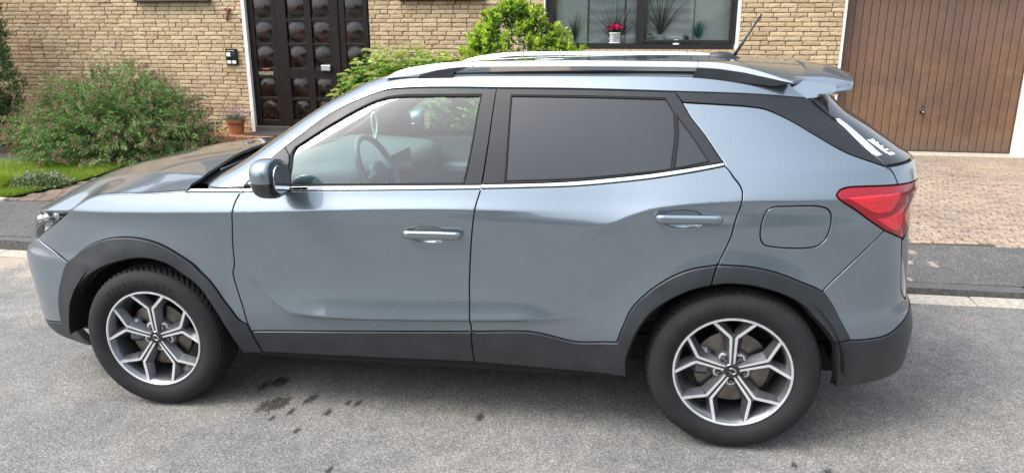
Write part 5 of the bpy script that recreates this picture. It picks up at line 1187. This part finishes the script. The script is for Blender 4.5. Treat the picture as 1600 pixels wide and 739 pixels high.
# ------------------------------------------------------------------ plants
def stems(name,lines,mat,parent,r0=.006,r1=.002):
    m=MB()
    for p in lines: m.tube(p,np.linspace(r0,r1,len(p)),5,caps=False)
    return m.build(name,mat,parent,True)
bark=plain('bark',(.11,.08,.055),.9,0,.25,40,.3)
def curve_to(b,t,lift,n=6):
    k=np.linspace(0,1,n)[:,None];return b*(1-k)+t*k+np.array([0,0,1])*lift*np.sin(k*math.pi)*.5
# large spiraea-like shrub with spent pink-brown flower heads
def shrub():
    c=np.array([-4.83,5.45,.0]);e=empty('flowering_shrub',(c[0],c[1],float(gz(c[0],c[1]))-.03),'broad green shrub with faded pinkish flower heads in front of the brick wall','shrub')
    n=1150;d=unit(n,.02);rad=np.array([1.50,.95,1.28]);lump=1+.10*np.sin(d[:,0]*7+1)*np.cos(d[:,2]*6+d[:,1]*5)+rng.normal(0,.06,n)
    tip=d*rad*lump[:,None];tip[:,2]=np.maximum(tip[:,2]*.98,.04+rng.uniform(0,.1,n))
    k=(d[:,0]<-.2);tip[k,2]*=.93
    base=np.stack([rng.normal(0,.30,n),rng.normal(0,.18,n),np.zeros(n)],1)
    sets=[];P=[];D=[];L=[];tn=[];lines=[]
    for i in range(n):
        c_=curve_to(base[i],tip[i],.22*np.linalg.norm(tip[i]),9)
        if i<70: lines.append(c_)
        q=int(rng.integers(36,52));t=1-rng.beta(1.0,2.2,q)*.62
        p=np.stack([np.interp(t,np.linspace(0,1,9),c_[:,a]) for a in range(3)],1)+rng.normal(0,.012,(q,3))
        ax=tip[i]-base[i];ax/=np.linalg.norm(ax);o_=rng.normal(0,1,(q,3));o_-=(o_@ax)[:,None]*ax;o_/=np.linalg.norm(o_,axis=1,keepdims=True)
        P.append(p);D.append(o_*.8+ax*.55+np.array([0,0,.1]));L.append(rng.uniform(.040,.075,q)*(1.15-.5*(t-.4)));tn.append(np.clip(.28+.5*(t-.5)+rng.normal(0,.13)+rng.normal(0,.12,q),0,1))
    P=np.vstack(P);D=np.vstack(D);L=np.concatenate(L);tn=np.concatenate(tn)
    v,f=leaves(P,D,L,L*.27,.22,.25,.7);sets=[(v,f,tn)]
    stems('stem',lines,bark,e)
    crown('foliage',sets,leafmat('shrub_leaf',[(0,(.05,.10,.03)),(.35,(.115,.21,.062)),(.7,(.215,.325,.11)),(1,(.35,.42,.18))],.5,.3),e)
    # flower heads
    fi=np.where(rng.random(n)<np.where(tip[:,0]<-1.0,.85,.52))[0];P=[];D=[];tn=[]
    for i in fi:
        h=tip[i]*1.01+np.array([0,0,.015]);q=46;a=unit(q);sc_=np.array([.034,.034,.045])*rng.uniform(.6,1.15)
        P.append(h+a*sc_*rng.uniform(.3,1,q)[:,None]);D.append(a);tn.append(np.clip(rng.normal(.45,.2,q)+rng.normal(0,.15),0,1))
    v,f=leaves(np.vstack(P),np.vstack(D),.013,.012,.2,0,1);crown('flower_heads',[(v,f,np.concatenate(tn))],leafmat('faded_flower',[(0,(.12,.065,.05)),(.45,(.30,.155,.145)),(1,(.48,.29,.27))],.8,.2),e)
shrub()
def laurel():
    c=(.74,5.55);e=empty('laurel_bush',(c[0],c[1],float(gz(*c))-.02),'bright lime green evergreen bush left of the wide window','bush')
    n=620;d=unit(n,-.25);hgt=2.02
    zf=np.clip(rng.beta(1.5,1.25,n),.02,1);prof=np.interp(zf,[0,.3,.62,.72,.82,.92,1],[.75,.98,1.0,.82,.58,.42,.12]);a=rng.uniform(0,2*np.pi,n);rr=prof*np.sqrt(rng.uniform(.35,1,n))*(1+.16*np.sin(a*3+zf*9))
    tip=np.stack([rr*np.cos(a)*.94,rr*np.sin(a)*.75,zf*hgt],1);tip[:,0]+=.03-.04*zf
    P=[];D=[];L=[];tn=[];lines=[]
    for i in range(n):
        q=int(rng.integers(12,18));ax=np.array([tip[i,0]*.7,tip[i,1]*.7,.55])+rng.normal(0,.2,3);ax/=np.linalg.norm(ax)
        b=np.array([tip[i,0]*.25,tip[i,1]*.25,max(.02,tip[i,2]-.5)])
        if i<60: lines.append(curve_to(b*[1,1,.3],tip[i],.05))
        depth=rr[i]/max(prof[i],.05)
        for w_,off,mul in((0,0,1),(1,-.05,.95)):
            o_=rng.normal(0,1,(q,3));o_-=(o_@ax)[:,None]*ax;o_/=np.linalg.norm(o_,axis=1,keepdims=True)
            P.append(tip[i]+ax*(off+rng.uniform(-.02,.02,q))[:,None]+rng.normal(0,.006,(q,3)));sp=.65+.5*w_;D.append(o_*sp+ax*rng.uniform(.3,1.1,q)[:,None]);L.append(rng.uniform(.055,.085,q)*mul)
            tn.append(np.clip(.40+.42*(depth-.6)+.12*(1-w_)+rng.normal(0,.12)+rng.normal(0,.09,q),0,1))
        q=10;P.append(tip[i]*np.array([.82,.82,1])-np.array([0,0,.08])+rng.normal(0,.05,(q,3)));D.append(unit(q));L.append(rng.uniform(.06,.09,q));tn.append(rng.uniform(0,.25,q))
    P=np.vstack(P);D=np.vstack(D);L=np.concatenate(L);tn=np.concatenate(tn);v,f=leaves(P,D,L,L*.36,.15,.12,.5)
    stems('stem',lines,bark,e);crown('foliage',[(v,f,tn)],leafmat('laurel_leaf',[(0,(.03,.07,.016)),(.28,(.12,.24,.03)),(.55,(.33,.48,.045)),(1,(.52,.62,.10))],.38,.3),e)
laurel()
def hydrangea():
    c=(-.40,4.60);e=empty('hydrangea',(c[0],c[1],float(gz(*c))-.02),'hydrangea with broad leaves and pale lime flower buds behind the car roof','hydrangea')
    n=600;d=unit(n,-.1);tip=d*np.array([.98,.66,1.1])*rng.uniform(.72,1.04,n)[:,None]+np.array([0,0,.44]);tip[:,2]=np.minimum(tip[:,2],1.44+rng.normal(0,.035,n))-.10*np.clip((-tip[:,0]-.45)/.35,0,1.3);tip[:,2]-=.06*np.clip((tip[:,0]-.4)/.3,0,1);tip[:,2]=np.maximum(tip[:,2],.08)
    P=[];D=[];L=[];tn=[];lines=[];FP=[];FD=[];ft=[]
    for i in range(n):
        b=np.array([tip[i,0]*.2,tip[i,1]*.2,0]);cc=curve_to(b,tip[i],.15);lines.append(cc)
        ax=tip[i]-b;ax/=np.linalg.norm(ax);ax=ax*.5+np.array([0,0,.6]);ax/=np.linalg.norm(ax)
        for lv in range(5):
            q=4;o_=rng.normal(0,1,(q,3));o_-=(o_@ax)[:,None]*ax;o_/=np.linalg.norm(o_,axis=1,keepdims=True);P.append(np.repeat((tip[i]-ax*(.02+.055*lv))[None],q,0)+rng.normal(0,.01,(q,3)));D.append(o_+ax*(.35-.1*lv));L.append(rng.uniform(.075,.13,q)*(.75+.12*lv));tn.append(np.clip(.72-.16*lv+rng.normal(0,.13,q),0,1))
        if tip[i,2]>.85 and rng.random()<.70:
            q=70;a=unit(q,-.1);FP.append(tip[i]+ax*.03+a*np.array([.062,.062,.026])*rng.uniform(.5,1,q)[:,None]);FD.append(a*.7+np.array([0,0,.4]));ft.append(np.clip(rng.normal(.55,.2,q),0,1))
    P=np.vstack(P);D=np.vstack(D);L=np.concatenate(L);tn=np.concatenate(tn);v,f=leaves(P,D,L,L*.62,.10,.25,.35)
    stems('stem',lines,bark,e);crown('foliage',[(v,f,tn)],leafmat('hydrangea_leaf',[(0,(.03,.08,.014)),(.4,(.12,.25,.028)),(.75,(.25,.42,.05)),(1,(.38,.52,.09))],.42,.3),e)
    v,f=leaves(np.vstack(FP),np.vstack(FD),.018,.016,.1,0,1);crown('flower_heads',[(v,f,np.concatenate(ft))],leafmat('lime_buds',[(0,(.24,.33,.08)),(.5,(.48,.50,.18)),(1,(.66,.62,.34))],.7,.2),e)
hydrangea()
def conifer():
    c=(-7.80,6.05);e=empty('conifer',(c[0],c[1],float(gz(*c))-.02),'dark green columnar conifer at the left corner of the brick wall','conifer')
    m=MB();m.tube([(0,0,0),(0.02,0,1.2),(0,0,2.6)],[.06,.045,.01],8);m.build('trunk',bark,e,True)
    n=2600;zf=rng.uniform(.03,1,n);prof=np.interp(zf,[0,.15,.35,.7,1],[.50,.66,.72,.62,.25]);a=rng.uniform(0,2*np.pi,n);rr=prof*(1+.10*np.sin(a*5+zf*14))*np.sqrt(rng.uniform(.6,1,n))
    P0=np.stack([rr*np.cos(a),rr*np.sin(a),zf*2.75],1);P=[];D=[];tn=[]
    q=15
    out=np.stack([np.cos(a),np.sin(a),np.full(n,.9)],1)
    P=np.repeat(P0,q,0)+rng.normal(0,.025,(n*q,3));D=np.repeat(out,q,0)+rng.normal(0,.6,(n*q,3));tn=np.clip(np.repeat(rng.normal(.45,.16,n)+.35*(rr/prof-.85),q)+rng.normal(0,.12,n*q),0,1)
    v,f=leaves(P,D,rng.uniform(.03,.065,n*q),.012,.2,0,1);crown('foliage',[(v,f,tn)],leafmat('conifer_needles',[(0,(.012,.035,.012)),(.5,(.045,.105,.025)),(1,(.12,.22,.04))],.6,.15),e)
conifer()
def clump():
    c=(-4.52,3.62);e=empty('purple_cranesbill',(c[0],c[1],float(gz(*c))),'low clump of small mauve flowers on the lawn in front of the shrub','flower')
    n=1500;d=unit(n,.05);P=d*np.array([.36,.26,.15])*rng.uniform(.4,1,n)[:,None];v,f=leaves(P,d+rng.normal(0,.6,(n,3)),rng.uniform(.03,.05,n),.022,.2,.1,.8);k=260;d2=unit(k,.2);P2=d2*np.array([.37,.27,.18])*rng.uniform(.75,1.1,k)[:,None];v2,f2=leaves(P2,d2+rng.normal(0,.5,(k,3)),.022,.02,.1,0,1)
    crown('foliage',[(v,f,rng.uniform(0,.6,n)),(v2,f2,rng.uniform(.82,1,k))],leafmat('cranesbill',[(0,(.06,.11,.03)),(.6,(.17,.23,.09)),(.78,(.20,.22,.12)),(.84,(.34,.25,.36)),(1,(.50,.38,.55))],.6),e)
    c=(-4.92,3.55);e=empty('grass_tuft',(c[0],c[1],float(gz(*c))),'tall bright grass tuft on the lawn left of the mauve flowers','grass tuft')
    n=1500;d=unit(n,.25);P=rng.normal(0,.07,(n,3))*[1,1,0];v,f=leaves(P,d*[.8,.8,1.2],rng.uniform(.16,.30,n),.009,.1,.25,.6);crown('blades',[(v,f,np.clip(rng.normal(.6,.2,n),0,1))],gm,e)
    c=(4.05,2.23);e=empty('weed',(c[0],c[1],float(gz(*c))),'small yellowish weed growing at the driveway edge behind the rear bumper','weed')
    n=60;d=unit(n,.2);v,f=leaves(rng.normal(0,.015,(n,3))*[1,1,0],d,rng.uniform(.05,.10,n),.022,.15,.2,.6);crown('blades',[(v,f,np.clip(rng.normal(.6,.2,n),0,1))],gm,e)
clump()
# window ornaments
def wp(x,z,Y=7.235): 
    k=(Y+3.806)/(7.40+3.806);return (2.343+(x-2.343)*k,Y,1.536)
whg=plain('white_ceramic',(.74,.74,.72),.35,0,.03,10)
def ornament(name,x,prof,label,cat,mat=whg,seg=24):
    e=empty(name,wp(x,0),label,cat);m=MB();m.lathe(prof,seg,rotm('X',R(90)));m.build('pot',mat,e,True,angle=40);return e
e=empty('lattice_pot',(1.905,7.17,1.553),'white lattice pot with pink blossoms in front of the left window pane','flower pot')
m=MB()
for i in range(9):
    for j in range(4):
        a=2*math.pi*(i+.5*(j%2))/9;b=a+math.pi/9*1.0
        for s_ in(-1,1): m.tube([(.075*math.cos(a),.06*math.sin(a),.005+.033*j),(.075*math.cos(a+s_*math.pi/9),.06*math.sin(a+s_*math.pi/9),.038+.033*j)],.006,5)
for z_ in(.004,.136): m.tube([(.077*math.cos(a),.062*math.sin(a),z_) for a in np.linspace(0,2*math.pi,25)[:-1]],.008,6,closed=True)
o=m.build('lattice',whg,e,True);o['kind']='stuff';m=MB();m.lathe([(.0001,.002),(.066,.002),(.066,.12),(.0001,.12)],20,rotm('X',R(90)));V=np.vstack(m.V);m.build('liner',plain('grey_liner',(.25,.25,.26),.7),e,True,angle=40)
n=150;d=unit(n,.0);P=np.array([.0,0,.20])+d*np.array([.095,.05,.06])*rng.uniform(.4,1,n)[:,None];v,f=leaves(P,d+rng.normal(0,.4,(n,3)),.042,.036,.15,.1,.8);crown('blossom',[(v,f,rng.uniform(0,1,n))],leafmat('pink_petal',[(0,(.55,.02,.12)),(1,(.80,.08,.28))],.5,.25),e)
m=MB()
for k in range(7): m.tube([(rng.normal(0,.02),0,.11),(rng.normal(0,.05),rng.normal(0,.02),.19)],.003,5)
m.build('stem',leafmat('green_stem',[(0,(.05,.12,.03)),(1,(.05,.12,.03))]),e,True)
def reedplant(x,label,h,spread,n,tone,potp,name='reed_plant',base=0):
    e=ornament(name,x,potp,label,'plant');d=np.stack([rng.normal(0,spread,n),rng.normal(0,spread*.4,n),np.ones(n)],1);m=MB();P=[];q=9
    V=[];F=[];nn=0
    z0=max(p[1] for p in potp)*.9
    for i in range(n):
        L=h*rng.uniform(.6,1);k=np.linspace(0,1,q);dd=d[i]/np.linalg.norm(d[i]);c=np.array([0,0,z0])+dd*L*k[:,None]-np.array([0,0,1])*(.35*L*abs(d[i,0])*k**2)[:,None]+np.array([d[i,0],0,0])*.25*L*(k**2)[:,None]
        wd=.006*(1-k)+.0012;s_=np.array([.6,-.7,0]);vv=np.stack([c-s_*wd[:,None],c+s_*wd[:,None]],1).reshape(-1,3);V.append(vv)
        for j in range(q-1): F.append((nn+2*j,nn+2*j+1,nn+2*j+3,nn+2*j+2))
        nn+=2*q
    o=mk('leaves',np.vstack(V),F,tone,e);o['kind']='stuff';return e
rt=plain('reed_green',(.10,.15,.09),.6);tl_=plain('teal_grass',(.05,.27,.27),.6)
potA=[(.0001,0),(.05,0),(.055,.02),(.055,.03),(.0001,.03)]
reedplant(1.90,'tall arching reed plant behind the left pane near the pink flowers',.78,.42,46,rt,potA)
reedplant(1.32,'short upright reed plant behind the left pane beside the laurel bush',.42,.16,36,rt,potA)
reedplant(2.54,'tall reed plant behind the right pane above the square white pot',.85,.42,54,rt,[(.0001,0),(.062,0),(.068,.135),(.060,.135),(.0001,.12)])
reedplant(3.06,'tuft of teal grass in a white vase behind the right pane',.28,.30,60,tl_,[(.0001,0),(.034,0),(.040,.05),(.033,.085),(.027,.085),(.0001,.07)],name='teal_plant')
reedplant(2.90,'small olive green plant behind the right pane beside the white dome',.12,.6,60,plain('olive_leaf',(.12,.17,.05),.6),[(.0001,0),(.04,0),(.045,.05),(.0001,.045)])
e=empty('white_dome',wp(2.76,0,7.225),'low white dome shaped ornament standing on the inner window sill','ornament');m=MB();m.lathe([(.12,0),(.118,.03),(.095,.065),(.05,.085),(.0001,.09)],28,rotm('X',R(90)));m.build('dome',whg,e,True)
e=empty('white_blossom_bowl',wp(2.31,0,7.225),'bowl of white artificial blossoms in the corner of the right pane','ornament');m=MB();m.lathe([(.0001,.0),(.05,0),(.08,.06),(.075,.065),(.0001,.05)],24,rotm('X',R(90)));m.build('bowl',plain('grey_bowl',(.22,.22,.21),.5),e,True)
n=120;d=unit(n,.1);v,f=leaves(np.array([.02,0,.08])+d*np.array([.10,.05,.10])*rng.uniform(.5,1,n)[:,None],d,.045,.035,.2,.1,.8);crown('blossom',[(v,f,rng.uniform(0,1,n))],leafmat('white_petal',[(0,(.28,.31,.27)),(.4,(.6,.6,.58)),(1,(.8,.8,.78))],.6,.2),e)
e=empty('white_figurine',wp(2.36,0,7.20),'thin white figurine in the lower left corner of the right pane','figurine');m=MB();m.lathe([(.0001,0),(.028,0),(.022,.02),(.012,.07),(.018,.11),(.010,.14),(.016,.165),(.0001,.185)],18,rotm('X',R(90)));m.build('body',whg,e,True)
# ------------------------------------------------------------------ the other side of the street, seen only in reflections
SH=empty('opposite_house',(1.5,-33,-.1),'long red brick house across the street reflected in the car','house')
m=MB();m.box((-17,-6,0),(3.5,0,4.3));m.box((8,-6,0),(22,-1,4.3));m.build('wall',plain('opposite_brick',(.20,.13,.10),.9,0,.2,6),SH)
m=MB();m.prism([(-6.5,4.3),(.6,4.3),(-3,7.6)],-17.4,3.9,axis=0);m.prism([(-6.5,4.3),(-.4,4.3),(-3.4,7.6)],7.6,22.4,axis=0);m.build('roof',plain('opposite_roof',(.09,.075,.07),.8,0,.2,8),SH)
for i in range(7):
    m=MB();m.box((-14.5+i*4.6,.0,1.0),(-12.7+i*4.6,.05,2.4));m.build('window',MAT['gloss'],SH)
HG=empty('opposite_hedge',(1,-12.5,-.1),'clipped green hedge across the street reflected in the car','hedge')
n=14000;P=np.stack([rng.uniform(-16,16,n),rng.uniform(-.4,.4,n),rng.uniform(0.05,1.15,n)],1);v,f=leaves(P,rng.normal(size=(n,3))+[0,.6,.4],rng.uniform(.10,.16,n),.08,.2,.1,.8);crown('foliage',[(v,f,rng.uniform(0,1,n))],leafmat('hedge_leaf',[(0,(.02,.045,.015)),(1,(.08,.14,.03))]),HG)

def reflection_tree(x,y,h,r,lab):  # unseen trees added to break up the reflections in paint and glass
    e=empty('reflection_tree',(x,y,-.1),lab,'tree')
    m=MB();m.tube([(0,0,0),(.05,.03,h*.3),(0,.05,h*.62)],[.16,.12,.06],8)
    for k in range(7):
        a=k*.9;m.tube([(0.02,.03,h*(.3+.04*k)),(r*.35*math.cos(a),r*.35*math.sin(a),h*(.5+.04*k)),(r*.7*math.cos(a),r*.7*math.sin(a),h*(.62+.04*k))],[.06,.04,.015],6)
    m.build('trunk',bark,e,True)
    n=90;c=unit(n)*np.array([r,r,h*.32])*rng.uniform(.35,1,n)[:,None]+[0,0,h*.68];q=75
    P=np.repeat(c,q,0)+rng.normal(0,.22,(n*q,3));v,f=leaves(P,rng.normal(size=(n*q,3)),rng.uniform(.12,.2,n*q),.10,.15,.1,1);crown('crown',[(v,f,np.clip(np.repeat(rng.normal(.5,.2,n),q)+rng.normal(0,.1,n*q),0,1))],bpy.data.materials['hedge_leaf'],e)
reflection_tree(-4.2,-15.2,6.4,2.0,'leafy tree added out of view across the road for reflections beside the front door')
reflection_tree(6.6,-14.6,5.6,1.7,'smaller leafy tree added out of view across the road for reflections near the rear')
